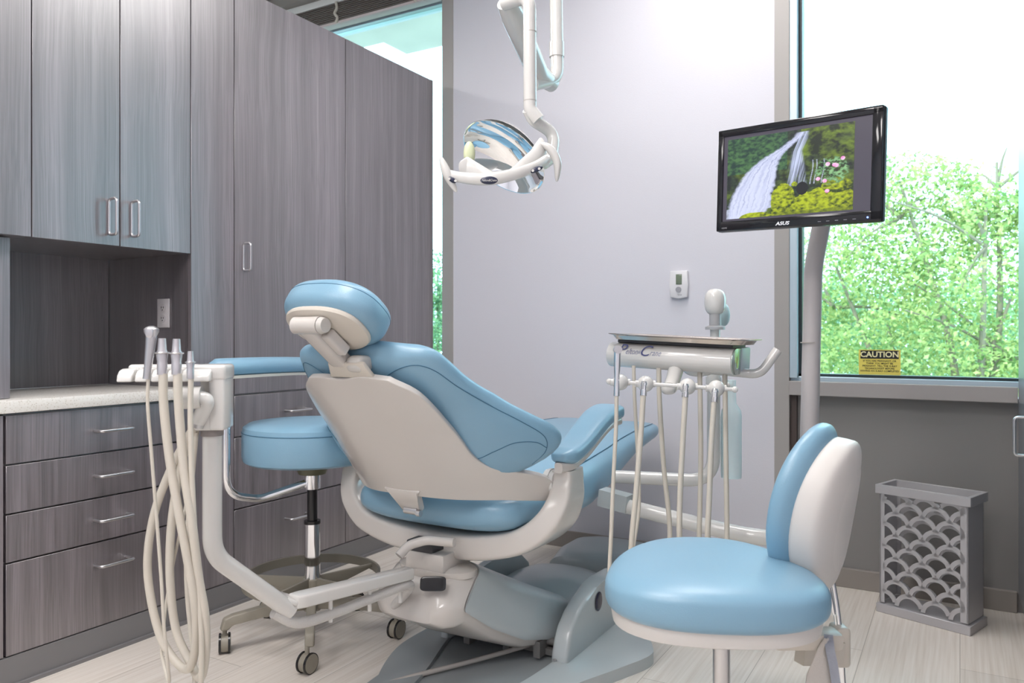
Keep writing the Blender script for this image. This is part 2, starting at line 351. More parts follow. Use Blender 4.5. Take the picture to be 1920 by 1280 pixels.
# base drawers
t = thing('drawer_cabinet', (-2.9, 1.65, 0), 'grey wood-grain base cabinet with four drawers under the pale counter', 'cabinet')
obj('body', bb(-3.15, XF-DT-.001, 1.312, 1.985, .10, .868), WOOD3, t)
for k, (z0, z1, hz) in enumerate(((.709, .866, .787), (.552, .707, .630), (.397, .550, .475), (.100, .395, .318))):
    d = obj('drawer', panel(1.31, 1.985, z0, z1), (WOOD, WOOD2)[k % 2], t); pull(1.60, hz, 1.722, hz, d)
t = thing('base_cabinet', (-2.9, .9, 0), 'grey wood-grain base cabinet whose edge just shows at the left picture border', 'cabinet')
obj('body', bb(-3.15, XF-DT-.001, .5, 1.30, .10, .868), WOOD3, t)
obj('door', panel(.5, 1.306, .1, .868), WOOD, t)
obj('countertop', bb(-3.138, XF+.012, .5, 1.988, .872, .913, .003), QUARTZ, label='speckled off-white countertop slab over the drawers', cat='countertop')
struct('baseboard_left', [bb(-3.15, XF+.004, .4, 3.6, 0, .098), bb(XF+.004, XF+.016, .4, 3.6, 0, .012)], KICK)
# outlet on the niche side panel
t = thing('power_outlet', (-2.772, 1.975, 1.21), 'grey double power outlet on the dark side wall of the counter niche', 'outlet')
M = frame((-2.772, 1.989, 1.208), (1, 0, 0), (0, 0, 1), (0, -1, 0))
obj('cover_plate', prism([(-.037, -.058), (.037, -.058), (.037, .058), (-.037, .058)], M, .005, .002), mat('outlet_grey', (.55, .53, .55), .4), t)
for s in (-1, 1):
    r = obj('receptacle', lathe([(.017, .005), (.017, .0068), (.015, .0075)], M @ Matrix.Translation((0, s*.021, 0)), 24), mat('outlet_face', (.5, .48, .5), .4), t)
    obj('socket_slot', [box((-.006, s*.021+.002, .0075), (.002, .008, .002), M=M), box((.006, s*.021+.002, .0075), (.002, .008, .002), M=M), box((0, s*.021-.008, .0075), (.004, .004, .002), M=M)], BLACK, r)

# tall cabinet at the right edge
t = thing('tall_cabinet', (.5, 2.9, 0), 'tall blue-grey cabinet at the right picture edge with one steel pull', 'cabinet')
GW = mat('dark_laminate', (.17, .18, .20), .3, spec=.7)
obj('body', bb(.222, .84, 1.9, 3.665, .1, 2.7), GW, t)
d = obj('door', bb(.201, .220, 1.9, 3.665, .1, 2.7, .001, 1), GW, t)
pull(3.03, .725, 3.03, .85, d, None, .201, -1, .0055, .042)
obj('plinth', bb(.222, .84, 1.9, 3.665, 0, .098), KICK, t)

# ------------------------------------------------------------------ thermostat, caution sticker
Tm = frame((-1.184, YB, 1.367), (1, 0, 0), (0, 0, 1), (0, -1, 0))
t = thing('thermostat', (-1.184, YB, 1.30), 'small white wall thermostat with a green-grey display on the white wall', 'thermostat')
obj('casing', prism([(-.044, -.062), (0, -.071), (.044, -.062), (.046, 0), (.044, .066), (-.044, .066), (-.046, 0)], Tm, .024, .005), mat('thermo_white', (.74, .73, .75), .4), t)
obj('display', box((.002, .024, .0245), (.03, .05, .003), .001, M=Tm), mat('lcd', (.16, .20, .14), .2), t)
obj('button_ring', lathe([(.006, .024), (.014, .024), (.014, .027), (.006, .027)], Tm @ Matrix.Translation((0, -.026, 0)), 24), mat('btn_grey', (.33, .33, .36), .4), t)
text('TRANE', .007, Tm @ Matrix.Translation((.006, -.052, .0245)), mat('print_grey', (.2, .2, .22), .5), t, 'printing')
CMy = YB+.054
p0 = onY(1649, 679, CMy)
Cm = frame(p0, (1, 0, 0), (0, 0, 1), (0, -1, 0))
t = thing('caution_sticker', p0-V((0, 0, .05)), 'yellow CAUTION sticker with black heading on the window glass', 'sticker')
obj('sheet', box((0, 0, .0005), (.166, .110, .001), M=Cm), mat('sticker_yellow', (.80, .68, .13), .5), t)
obj('heading_bar', box((0, .0335, .0012), (.152, .036, .001), M=Cm), BLACK, t)
text('CAUTION', .034, Cm @ Matrix.Translation((0, .0335, .002)), mat('cream_print', (.86, .80, .45), .5), t, 'heading', off=.0008)
text('IF YOU ARE PREGNANT, OR\nTHINK YOU MIGHT BE\nPREGNANT, TELL THE X-RAY\nTECHNOLOGIST BEFORE\nHAVING AN X-RAY COMPLETED', .0105, Cm @ Matrix.Translation((0, -.0165, .0012)), BLACK, t, 'printing', space=1.05, off=.0002)

# ------------------------------------------------------------------ dental chair
XC = -1.475; HY = 2.02; HZ = .51
BD = V((0, -.584, .811)).normalized(); BN = V((0, .811, .584)).normalized(); BO = V((XC, HY, HZ))
ch = thing('dental_chair', (XC, 2.4, 0), 'light blue reclined dental chair with putty-coloured back shell and frame', 'dental chair')
def BP(u, s, n): return BO+V((u, 0, 0))+BD*s+BN*n
def interp(tab, x):
    d_ = .018; return sum(interp0(tab, x+k*d_/3) for k in range(-3, 4))/7
def interp0(tab, x):
    if x <= tab[0][0]: return tab[0][1]
    for (a, va), (b_, vb) in zip(tab, tab[1:]):
        if x <= b_:
            return va+(vb-va)*(x-a)/(b_-a)
    return tab[-1][1]
# back cushion
CW = [(.145, .24), (.165, .36), (.19, .437), (.23, .458), (.28, .445), (.335, .408), (.40, .362), (.48, .315), (.54, .287), (.59, .272), (.64, .252), (.665, .225), (.682, .175), (.692, .09)]
CT = [(.145, .02), (.17, .045), (.21, .055), (.35, .055), (.58, .052), (.65, .045), (.68, .03), (.692, .008)]
def wrap(u): return 1.7*u*u
def cwrap(u): return (.62 if u < 0 else .85)*u*u if False else .80*u*u
def bsurf(a, s, lift=0.0):
    w_, th = interp(CW, s), interp(CT, s); u = (w_+lift)*sgn(math.cos(a), .8); tt = (th+lift)*sgn(math.sin(a), .8)
    return BP(u, s, .040+tt+cwrap(u)*(1 if s < .45 else 1-.5*(s-.45)/.25))
ss = [.145+.547*k/56 for k in range(57)]
obj('backrest', loft([[bsurf(2*math.pi*k/64, s) for k in range(64)] for s in ss]), VINYL, ch, ang=80)
for side in (1, -1):
    def A(d_): return math.radians(d_) if side > 0 else math.pi-math.radians(d_)
    obj('seam', sweep(catmull([bsurf(A(a), s, .0004) for a, s in ((-80, .585), (-62, .625), (-42, .632), (-28, .60), (-21, .52), (-18, .42), (-17, .34), (-19, .27), (-24, .22), (-30, .19))], 8), .0013, 6), VSEAM, ch)
    obj('seam', sweep(catmull([bsurf(A(a), s, .0004) for a, s in ((-72, .285), (-60, .275), (-50, .285), (-38, .29), (-28, .265), (-23, .23))], 8), .0013, 6), VSEAM, ch)
# back shell
SW = [(.165, .355), (.185, .385), (.21, .392), (.245, .388), (.265, .352), (.285, .305), (.31, .272), (.36, .25), (.44, .240), (.52, .228), (.58, .212), (.612, .196), (.634, .165), (.648, .125)]
def shell_p(u, s):
    return BP(u+.006*(s-.2)/.4, s, -.030+.0*u)+V((0, wrap(u)*(1 if s < .45 else 1-.35*(s-.45)/.25), 0)) + BN*(.012*math.cos(min(1, abs(u)/.2)*math.pi)-.012)*(.3+.7*max(0, min(1, (s-.2)/.3)))
bm = bmesh.new(); NU = 48; NS = 50; grid = []
for j in range(NS+1):
    s = .165+.48*j/NS; w_ = interp(SW, s); grid.append([])
    for i in range(NU+1):
        u = w_*(2*i/NU-1); top = 0
        if s > .56: top = -.016*math.exp(-((u+.02)/.06)**2)*(s-.56)/.085
        if s < .22: top = .012*math.cos(min(1, abs(u)/.3)*math.pi*.5)*(.22-s)/.055
        se = s+top
        if abs(u) > .28: se = .215+(se-.215)*(1+3.2*(abs(u)-.28))
        grid[-1].append(shell_p(u, se))
vf = [[bm.verts.new(p) for p in r] for r in grid]
for a, b_ in zip(vf, vf[1:]):
    for i in range(NU): bm.faces.new((a[i], a[i+1], b_[i+1], b_[i]))
bmesh.ops.recalc_face_normals(bm, faces=bm.faces)
sh = obj('back_shell', bm, PUTTY, ch, ang=80)
md = sh.modifiers.new('thick', 'SOLIDIFY'); md.thickness = .02; md.offset = 0
mb = sh.modifiers.new('round', 'BEVEL'); mb.width = .005; mb.segments = 3; mb.limit_method = 'ANGLE'; mb.angle_limit = math.radians(50)
# hinge tab, pin
Mh = frame(BP(-.0, .135, -.02), (1, 0, 0), BD, -BN)
obj('hinge', [prism([(-.038, -.03), (.038, -.03), (.042, .03), (.07, .065), (-.07, .065), (-.042, .03)], Mh, .024, .006)], PUTTY, ch)
obj('hinge_pin', [rod(BP(.030, .115, -.052), BP(.044, .115, -.052), .010), rod(BP(-.02, .115, -.045), BP(.03, .115, -.045), .012)], STEEL, ch)
# headrest mount
hb0 = onX(650, 684, XC+.005); hb1 = onX(578, 610, XC-.01)
pl_ = obj('headrest_mount_plate', prism([(-.07, -.03), (.085, -.03), (.07, .02), (-.055, .02)], frame(BP(.02, .664, -.026), (1, 0, 0), BD, -BN), .012, .003), BEIGEP, ch)
arm_dir = (hb1-hb0).normalized()
Ma = frame(hb0, (1, 0, 0), arm_dir)
obj('headrest_arm', [box((-.006, (hb1-hb0).length/2, 0), (.056, (hb1-hb0).length+.03, .040), .010, 3, Ma), box((.034, (hb1-hb0).length*.56, -.004), (.032, .082, .034), .008, 3, Ma)], PUTTY, ch)
obj('headrest_knuckle', [rod(hb1+V((-.045, 0, 0)), hb1+V((.045, 0, 0)), .0235, 28)], PUTTY, ch)
KN = mat('putty_knob', (.58, .555, .52), .35)
obj('headrest_knob', rod(hb1+V((.047, 0, 0)), hb1+V((.062, 0, 0)), .0225, 28, .019), KN, ch)
obj('headrest_knob', blob(frame(hb0+V((.046, .0, .004)), (1, 0, 0), (0, 1, 0)), .03, .03, .024, .6, .6), KN, ch)
# headrest pad
HD = V((0, -.80, .60)).normalized(); HN = V((0, .60, .80)).normalized(); HC = V((XC-.005, 1.60, 1.186))
Mhp = frame(HC, (1, 0, 0), HD, HN)
def hfn(p):
    p.z += .35*p.x*p.x*1.5 - .02*math.cos(p.y/.11)
    return p
obj('headrest', blob(Mhp, .156, .114, .056, .62, .85, 64, 28, hfn), VINYL, ch)
obj('seam', sweep([Mhp @ hfn(V((.1545*sgn(math.cos(a), .85), .113*sgn(math.sin(a), .85), .014))) for a in [2*math.pi*k/64 for k in range(65)]], .0015, 6), VSEAM, ch)
obj('headrest_back_plate', blob(Mhp @ Matrix.Translation((0, .004, -.050)), .130, .092, .012, .5, .85, 48, 10, hfn), BEIGEP, ch)
obj('headrest_bracket', [box((-.065, .03, -.07), (.035, .05, .03), .006, 2, Mhp)], PUTTY, ch)
for x, y in ((-.035, .060), (.075, -.012)): obj('bracket_screw', lathe([(.005, 0), (.005, -.003)], Mhp @ Matrix.Translation((x, y, -.076+.5*x*x)), 12), BLACK, ch)

# seat and leg rest, one long upholstered body
SY = [(1.97, .20, .56, .585), (2.00, .28, .52, .62), (2.05, .315, .50, .64), (2.15, .33, .487, .655), (2.35, .335, .465, .68), (2.6, .33, .455, .705), (2.8, .315, .49, .715), (2.95, .305, .54, .725), (3.1, .30, .59, .73), (3.25, .295, .615, .732), (3.4, .28, .63, .728), (3.47, .255, .64, .72), (3.505, .20, .655, .705)]
def seatring(y, w_, z0, z1, n=40):
    r = []
    for k in range(n):
        a = 2*math.pi*k/n; x = w_*sgn(math.cos(a), .55); z = (z0+z1)/2+(z1-z0)/2*sgn(math.sin(a), .72)
        if math.sin(a) > 0: z -= .012*math.cos(x/w_*math.pi/2)
        r.append(V((XC+x, y, z)))
    return r
SYd = [tuple([y_]+[sum(interp0([(q0[0], q0[i]) for q0 in SY], y_+d_) for d_ in (-.02, -.01, 0, .01, .02))/5 for i in (1, 2, 3)]) for y_ in [1.99+1.515*(k/60) for k in range(61)]]
obj('seat_cushion', loft([seatring(*s, 56) for s in SYd]), VINYL, ch, ang=80)
def seatpt(side, y, a):
    w_, z0, z1 = [interp0([(q[0], q[i]) for q in SYd], y) for i in (1, 2, 3)]
    return V((XC+side*(w_+.0006)*sgn(math.cos(a), .55), y, (z0+z1)/2+((z1-z0)/2+.0006)*sgn(math.sin(a), .72)))
for side in (1, -1):
    obj('seam', sweep([seatpt(side, 2.05+k*.038, .62) for k in range(37)], .0016, 6), VSEAM, ch)
# U-shaped frame under the seat with two posts
def post_section(c, hw, hd, ex, ey, e=.32, n=40):
    return [V(c)+V(ex)*hw*sgn(math.cos(2*math.pi*k/n), e)+V(ey)*hd*sgn(math.sin(2*math.pi*k/n), e) for k in range(n)]
Uq = [(.418, 2.17, .705, .034, .050), (.418, 2.17, .67, .035, .054), (.416, 2.16, .61, .038, .068), (.385, 2.15, .545, .041, .09), (.31, 2.145, .488, .040, .11), (.19, 2.14, .455, .042, .11), (.06, 2.15, .438, .044, .10)]
Upts = [(-x, y, z) for x, y, z, h_, d_ in Uq]+[(x, y, z) for x, y, z, h_, d_ in Uq[::-1]]
Uh = [q[3] for q in Uq]+[q[3] for q in Uq[::-1]]; Ud = [q[4] for q in Uq]+[q[4] for q in Uq[::-1]]
cp = catmull([V((XC+x, y, z)) for x, y, z in Upts], 5); m_ = len(cp); rings = []
for i, p in enumerate(cp):
    T = (cp[min(m_-1, i+1)]-cp[max(0, i-1)]).normalized(); ey = V((0, 1, 0)); ey = (ey-T*ey.dot(T)).normalized(); ex = T.cross(ey)
    f_ = i/(m_-1)*(len(Uh)-1); k = min(int(f_), len(Uh)-2); q_ = f_-k
    rings.append(post_section(p, Uh[k]*(1-q_)+Uh[k+1]*q_, Ud[k]*(1-q_)+Ud[k+1]*q_, ex, ey))
obj('arm_frame', loft(rings), PUTTY, ch)
for s in (-1, 1):
    obj('pivot_disc', [rod((XC+s*.36, 2.14, .665), (XC+s*.395, 2.14, .665), .037, 28), rod((XC+s*.37, 2.14, .665), (XC+s*.38, 2.14, .665), .041, 28)], WHITEP, ch)
    # armrest rising forward from the post
    AP = [(0, 2.10, .738), (0, 2.16, .742), (0, 2.24, .765), (0, 2.32, .80), (0, 2.40, .832), (0, 2.47, .845), (0, 2.52, .845)]
    base = catmull([V((XC+s*.42, y, z)) for _, y, z in AP], 5)
    def armring(p, T, hw, hh, off):
        nn = V((0, -T.z, T.y)); return post_section(p+nn*off, hw, hh, (1, 0, 0), nn, .6)
    r1_, r2_ = [], []
    for i, p in enumerate(base):
        T = (base[min(len(base)-1, i+1)]-base[max(0, i-1)]).normalized(); f_ = i/(len(base)-1)
        e_ = min(1, 5*f_+.45, 6*(1-f_)+.5)
        r1_.append(armring(p, T, (.044+.016*f_)*e_, .026*e_, .010)); r2_.append(armring(p, T, (.030+.022*f_)*e_, .016, -.022))
    obj('armrest', loft(r1_), VINYL, ch, subsurf=1)
    obj('armrest_support', loft(r2_), PUTTY, ch)
    obj('post_neck', rod((XC+s*.425, 2.16, .70), (XC+s*.425, 2.16, .73), .018), DARK, ch)
# pedestal under the seat
obj('swivel_block', [bb(XC-.075, XC+.03, 1.99, 2.12, .405, .46, .006)], DARK, ch)
obj('swivel_housing', [bb(XC-.075, XC+.075, 1.985, 2.15, .37, .428, .008)], PUTTY, ch)
obj('swivel_cover', [loft([[V((XC-.0+r*math.cos(a)*1.25, 2.06+r*math.sin(a)*.7, z)) for a in [2*math.pi*k/32 for k in range(32)]] for r, z in ((.06, .325), (.09, .333), (.112, .352), (.115, .372), (.09, .38))])], PUTTY, ch)
obj('release_lever', ftube([onY(852, 1017, 1.975), onY(800, 1012, 1.96), onY(765, 1022, 1.92), onY(748, 1042, 1.89)], .0145, .06, 16), PUTTY, ch)
# lift arm: sections lean with the link; each is left-low, left-ridge, right-ridge, right-low, right-bottom, left-bottom
LK = [((-.17, 1.99, .29), (-.12, 2.12, .376), (.125, 2.12, .376), (.15, 1.985, .29), (.14, 2.0, .215), (-.15, 2.0, .21)),
      ((-.165, 2.09, .235), (-.12, 2.25, .312), (.158, 2.25, .309), (.178, 2.10, .205), (.165, 2.13, .125), (-.15, 2.13, .12)),
      ((-.15, 2.22, .15), (-.10, 2.38, .24), (.215, 2.39, .236), (.225, 2.23, .128), (.21, 2.25, .070), (-.13, 2.25, .065)),
      ((-.13, 2.36, .10), (-.08, 2.53, .17), (.245, 2.54, .168), (.262, 2.37, .085), (.25, 2.39, .045), (-.12, 2.40, .045))]
def lkring(sec, e=0, n=6):
    P = [V((XC+x, y, z)) for x, y, z in sec]; c = sum(P, V((0, 0, 0)))/len(P); out = []; m = len(P)
    for i in range(m):
        a, p, b_ = P[i-1], P[i], P[(i+1) % m]
        s0 = p.lerp(a, .28); s1 = p.lerp(b_, .28)
        for k in range(n+1): t = k/n; out.append(s0*(1-t)**2+p*2*t*(1-t)+s1*t*t)
    return [p+(p-c).normalized()*e for p in out]
def lkint(k):
    i = min(int(k), 2); f_ = k-i
    return [tuple(V(a).lerp(V(b_), f_)) for a, b_ in zip(LK[i], LK[i+1])]
obj('lift_arm', loft([lkring(lkint(k/5)) for k in range(16)]), PUTTY, ch, ang=50)
def cvring(sec):
    r = lkring(sec, .007); q = r[4:28]; inn = lkring(sec, .001)[4:28]; return q+inn[::-1]
obj('lift_arm_cover', loft([cvring(lkint(.06+k/5*.985)) for k in range(16)]), BASEG, ch, ang=50)
RSH = [((-.10, 1.925, .27), (-.09, 1.96, .33), (.06, 1.95, .33), (.075, 1.91, .27), (.07, 1.92, .235), (-.09, 1.93, .235)),
       ((-.16, 1.945, .275), (-.13, 2.02, .365), (.09, 2.01, .365), (.115, 1.93, .285), (.11, 1.945, .215), (-.14, 1.95, .22)),
       ((-.175, 1.965, .28), (-.14, 2.06, .380), (.11, 2.06, .380), (.135, 1.955, .29), (.13, 1.97, .212), (-.15, 1.975, .21)), LK[0]]
obj('rear_shroud', loft([lkring(s_, .004) for s_ in RSH]), PUTTY, ch, ang=50)
obj('opening_dark_disc', blob(frame(onY(812, 1094, 1.930), Rv, UP*.9+Fv*.4), .040, .022, .004, .3, .4), BLACK, ch)  # solid black disc painted for the darkness inside the cable recess
# pump housing hump and the two side cheeks
hs = []
for y, w_, z1 in ((2.42, .20, .12), (2.46, .215, .15), (2.55, .22, .172), (2.70, .222, .180), (2.80, .215, .172), (2.88, .20, .15), (2.93, .17, .10)):
    hs.append([V((XC+.085+w_*sgn(math.cos(math.pi*k/31), .8), y, .02+z1*sgn(math.sin(math.pi*k/31), .6))) for k in range(32)])
obj('pump_housing', loft(hs), BASEG, ch, ang=60)
CKP = [(2.285, .02), (2.288, .06), (2.305, .105), (2.33, .142), (2.38, .18), (2.446, .207), (2.53, .225), (2.62, .234), (2.72, .235), (2.82, .21), (2.90, .15), (2.94, .02)]
obj('side_cheek', prism(CKP, frame((-1.178, 0, 0), (0, 1, 0), (0, 0, 1), (1, 0, 0)), .062, .014, 4), BASEG, ch)
obj('side_cheek', prism(CKP, frame((-1.625, 0, 0), (0, 1, 0), (0, 0, 1), (1, 0, 0)), .03, .008, 3), BASEG, ch)
obj('badge', blob(frame(onX(1123, 1127, -1.113), (0, 1, 0), (0, 0, 1)), .03, .034, .004, 1, 1, 24, 6), mat('badge_navy', (.02, .022, .05), .25), ch)
obj('cheek_screw', [rod((-1.16, 2.284, .045), (-1.16, 2.279, .045), .006)], STEEL, ch)
obj('lift_mechanism', [bb(-1.59, -1.18, 2.34, 2.36, .03, .05), bb(-1.59, -1.18, 2.44, 2.47, .03, .09), bb(-1.52, -1.495, 2.28, 2.55, .03, .085), bb(-1.37, -1.345, 2.3, 2.55, .03, .085), bb(-1.25, -1.225, 2.3, 2.55, .03, .085), rod((-1.59, 2.36, .07), (-1.18, 2.36, .07), .012), rod((-1.55, 2.36, .05), (-1.55, 2.36, .11), .02)], mat('mechanism_grey', (.16, .155, .15), .5), ch)
# floor plate with two raised wings
def splate(pts, th, bev, m, name, z=0): return obj(name, prism(pts, Matrix.Translation((0, 0, z)), th, bev, 3, 6), m, ch)
splate([(-1.60, 1.80), (-1.45, 1.72), (-1.20, 1.80), (-1.12, 2.1), (-1.10, 2.5), (-1.15, 2.95), (-1.4, 3.05), (-1.64, 2.9), (-1.66, 2.4), (-1.64, 2.0)], .016, .005, BASED, 'floor_plate')
splate([(-1.53, 1.82), (-1.62, 1.94), (-1.70, 2.13), (-1.715, 2.30), (-1.70, 2.47), (-1.655, 2.53), (-1.615, 2.44), (-1.59, 2.28), (-1.50, 2.02), (-1.47, 1.85)], .03, .012, BASED, 'plate_wing')
splate([(-1.20, 1.95), (-1.175, 2.15), (-1.16, 2.4), (-1.15, 2.7), (-1.12, 2.80), (-1.0, 2.69), (-.925, 2.57), (-.905, 2.49), (-.95, 2.36), (-1.04, 2.15), (-1.12, 1.97)], .04, .018, BASEG, 'plate_wing')
obj('power_cable', tube([(-1.19, 2.46, .085), (-1.27, 2.36, .055), (-1.40, 2.17, .035), (-1.52, 1.98, .026), (-1.68, 1.72, .0105), (-1.8, 1.55, .0085)], .008, 10), HOSEG, ch)
# utility box at the toe end
ub = []
for y, w_, z1 in ((3.18, .20, .08), (3.20, .225, .11), (3.30, .235, .145), (3.42, .23, .15), (3.52, .215, .13), (3.55, .19, .08)):
    ub.append([V((XC+.04+w_*sgn(math.cos(math.pi*k/23), .6), y, z1*sgn(math.sin(math.pi*k/23), .5))) for k in range(24)])
obj('utility_box', loft(ub), BASEG, label='low rounded grey utility box on the floor beyond the dental chair base', cat='utility box')

# ------------------------------------------------------------------ assistant's instrument arm (left of the chair)
au = thing('assistant_instrument_stand', (-1.56, 1.53, .3), 'white bent arm carrying the assistant instrument holder left of the chair', 'instrument arm')
E0 = V((-1.545, 2.0, .40)); E1 = at(556, 1140, 2.02); E2 = at(398, 1040, 1.85); TOP = at(398, 812, 1.85)
EL = at(545, 1150, 2.02)
obj('pole', ftube([TOP+V((0, 0, .06)), V((TOP.x, TOP.y, E2.z)), EL+V((0, 0, .008))], .0225, .10, 24), WHITEP, au)
lk0 = at(502, 1132, 2.0); lk1 = at(563, 1150, 2.04); lk2 = at(768, 1096, 2.35)
d_ = (lk2-lk1); d_.z = 0; d_.normalize(); sd_ = V((-d_.y, d_.x, 0))
obj('link_bar', prism([(-.025, -.022), (0, -.027), ((lk2-lk1).length, -.022), ((lk2-lk1).length, .022), (0, .027), (-.025, .022)], frame(lk1+V((0, 0, .02)), (lk2-lk1), sd_), .034, .006, 3), WHITEP, au)
d2 = (lk1-lk0).normalized(); s2 = V((-d2.y, d2.x, 0)).normalized()
obj('elbow_plate', prism([(-.05, -.028), (.07, -.03), (.105, -.015), (.105, .015), (.07, .03), (-.05, .028)], frame(lk0+V((0, 0, .022)), d2, s2), .014, .005, 3), WHITEP, au)
obj('cable_sleeve', tube([lk0+V((.02, -.0, -.018)), lk1+V((0, -.005, -.022)), lk1.lerp(lk2, .3)+V((0, 0, -.022)), lk1.lerp(lk2, .6)+V((0, 0, -.01)), lk2+V((.0, 0, -.0)), V((XC-.08, 1.94, .26))], .0145, 16), mat('mesh_sleeve', (.60, .58, .56), .6, bump=.8, bscale=300), au)
for k in (.25, .6, .9): obj('cable_tie', rod(lk1.lerp(lk2, k)+V((0, 0, -.045)), lk1.lerp(lk2, k)+V((0, 0, .02)), .006), WHITEP, au)
# head: box with holder bar, in a frame facing the camera side
ba = YAW+.10
Mb = rotz((TOP.x, TOP.y, 0), ba)
obj('housing', [bb(.0, .038, -.035, .05, .895, 1.035, .007, 3, Mb), bb(-.034, .010, -.033, .05, .895, .935, .006, 3, Mb), bb(-.034, .01, .02, .048, .93, 1.03, .003, 2, Mb)], WHITEP, au)
obj('housing_top', [bb(-.04, .040, -.037, .052, 1.012, 1.050, .008, 3, Mb), bb(-.195, -.02, .0, .035, 1.018, 1.050, .008, 3, Mb)], WHITEP, au)
obj('collar', rod((TOP.x, TOP.y, .880), (TOP.x, TOP.y, .896), .026), mat('grey_collar', (.25, .22, .21), .4), au)
M = Mb
holder_prof = [(-.062, 0), (.0, 0), (.0, .030), (-.028, .030), (-.045, .026), (-.056, .016)]
for (a, b_) in ((-.197, -.163), (-.157, -.130), (-.121, -.097), (-.087, -.061), (-.054, .010)):
    Mq = M @ frame((a, .0, 1.012), (0, 1, 0), (0, 0, 1), (1, 0, 0))
    obj('instrument_holder', prism(holder_prof, Mq, b_-a, .004, 3), WHITEP, au)
# suction connectors hanging on the back of the housing
ce = at(366, 745, 1.80)
obj('suction_elbow', [rod(ce+V((-.03, -.02, 0)), ce+V((.012, .01, 0)), .027, 28), ftube([ce, ce+Rv*.03+V((0, 0, -.005)), at(372, 790, 1.82)], .018, .03, 20)], WHITEP, au)
obj('suction_collar', rod(at(374, 783, 1.82), at(369, 800, 1.82), .0175, 20), STEEL, au)

def instrument(name, label, cat, group, body_fn, hose_pts, hr, hm=HOSE):
    t = thing(name, hose_pts[0], label, cat, group)
    body_fn(t)
    obj('hose', tube(hose_pts, hr, 14, 10), hm, t)
    return t
TT = 1.735
def suction(px, ytop, ybot, r, small=False):
    def f(t):
        a = at(px+2, ytop, TT); b_ = at(px, ybot, TT); L_ = a.z-b_.z
        Mz = Matrix.Translation(b_)
        obj('valve_body', lathe([(r*.95, 0), (r*1.0, L_*.32), (r*.93, L_*.34), (r*1.12, L_*.55), (r*1.05, L_*.62), (r*.86, L_*.68), (r*.72, L_*.99), (r*.6, L_)], Mz, 24), ALU, t)
        obj('valve_lever', [tube([V((b_.x, b_.y, b_.z+L_*.60))+Rv*(r*1.25*math.cos(a_))-Fv*(r*1.25*math.sin(a_)) for a_ in (-.5, .5, 1.5, 2.5, 3.3)], r*.18, 8)], STEEL, t)
    return f
def syringe(px, ytop, ybot):
    def f(t):
        a = at(px+7, ytop+12, TT); b_ = at(px-2, ybot, TT)
        obj('syringe_body', sweep([b_, b_.lerp(a, .3), b_.lerp(a, .72), a], [.0085, .0085, .0105, .012], 20), STEEL, t)
        obj('syringe_head', lathe([(.0095, -.022), (.011, -.006), (.0165, .005), (.017, .012), (.012, .016), (.005, .019)], Matrix.Translation(a+V((0, 0, .004))) @ Matrix.Rotation(YAW, 4, 'Z') @ Matrix.Diagonal((1, .7, 1, 1)), 24), STEEL, t)
        obj('syringe_button', [blob(frame(a+V((0, 0, .008))-Fv*.01, Rv, Fv, UP), .009, .004, .012, .7, .7, 14, 8)], ALU, t)
    return f
def hp(pts): return [at(x, y, t_) for x, y, t_ in pts]
instrument('air_water_syringe', 'silver air-water syringe, tallest instrument in the leftmost slot of the white holder', 'syringe', None, syringe(277, 618, 710),
  hp([(278, 706, TT), (277, 760, TT), (284, 850, TT), (292, 950, TT), (302, 1080, 1.74), (308, 1180, 1.74), (316, 1260, 1.75), (316, 1278, 1.78), (306, 1240, 1.82), (303, 1215, 1.86), (312, 1130, 1.88), (326, 1050, 1.88), (350, 940, 1.86), (372, 800, 1.84)]), .0038)
instrument('suction_handpiece', 'silver suction valve on a thick cream hose, between the syringe and its matching twin', 'suction handpiece', None, suction(304, 634, 702, .0112),
  hp([(306, 700, TT), (307, 760, TT), (318, 860, TT), (335, 960, TT), (352, 1050, 1.74), (365, 1130, 1.75), (368, 1200, 1.78), (355, 1252, 1.81), (330, 1240, 1.84), (300, 1190, 1.86), (281, 1110, 1.87), (277, 1040, 1.87), (290, 960, 1.86), (320, 880, 1.85), (352, 820, 1.84), (368, 796, 1.83)]), .0098)
instrument('suction_handpiece', 'silver suction valve with a round side button, third from the left in the holder', 'suction handpiece', None, suction(331, 635, 702, .0112),
  hp([(333, 700, TT), (335, 760, TT), (345, 880, TT), (360, 980, TT), (372, 1080, 1.75), (384, 1150, 1.76), (386, 1220, 1.78), (376, 1270, 1.81), (356, 1240, 1.84), (330, 1180, 1.86), (319, 1090, 1.86), (320, 1000, 1.86), (330, 920, 1.86), (345, 850, 1.85), (362, 800, 1.84)]), .0098)
instrument('saliva_ejector', 'small silver saliva ejector valve in the rightmost slot beside the white housing', 'saliva ejector', None, suction(357, 658, 710, .0082),
  hp([(358, 706, TT), (357, 790, TT), (360, 900, TT), (366, 1010, 1.74), (374, 1120, 1.75), (378, 1210, 1.76), (376, 1290, 1.78), (368, 1300, 1.82), (362, 1220, 1.85), (352, 1120, 1.86), (350, 1040, 1.86), (356, 940, 1.85), (368, 810, 1.84)]), .0060)

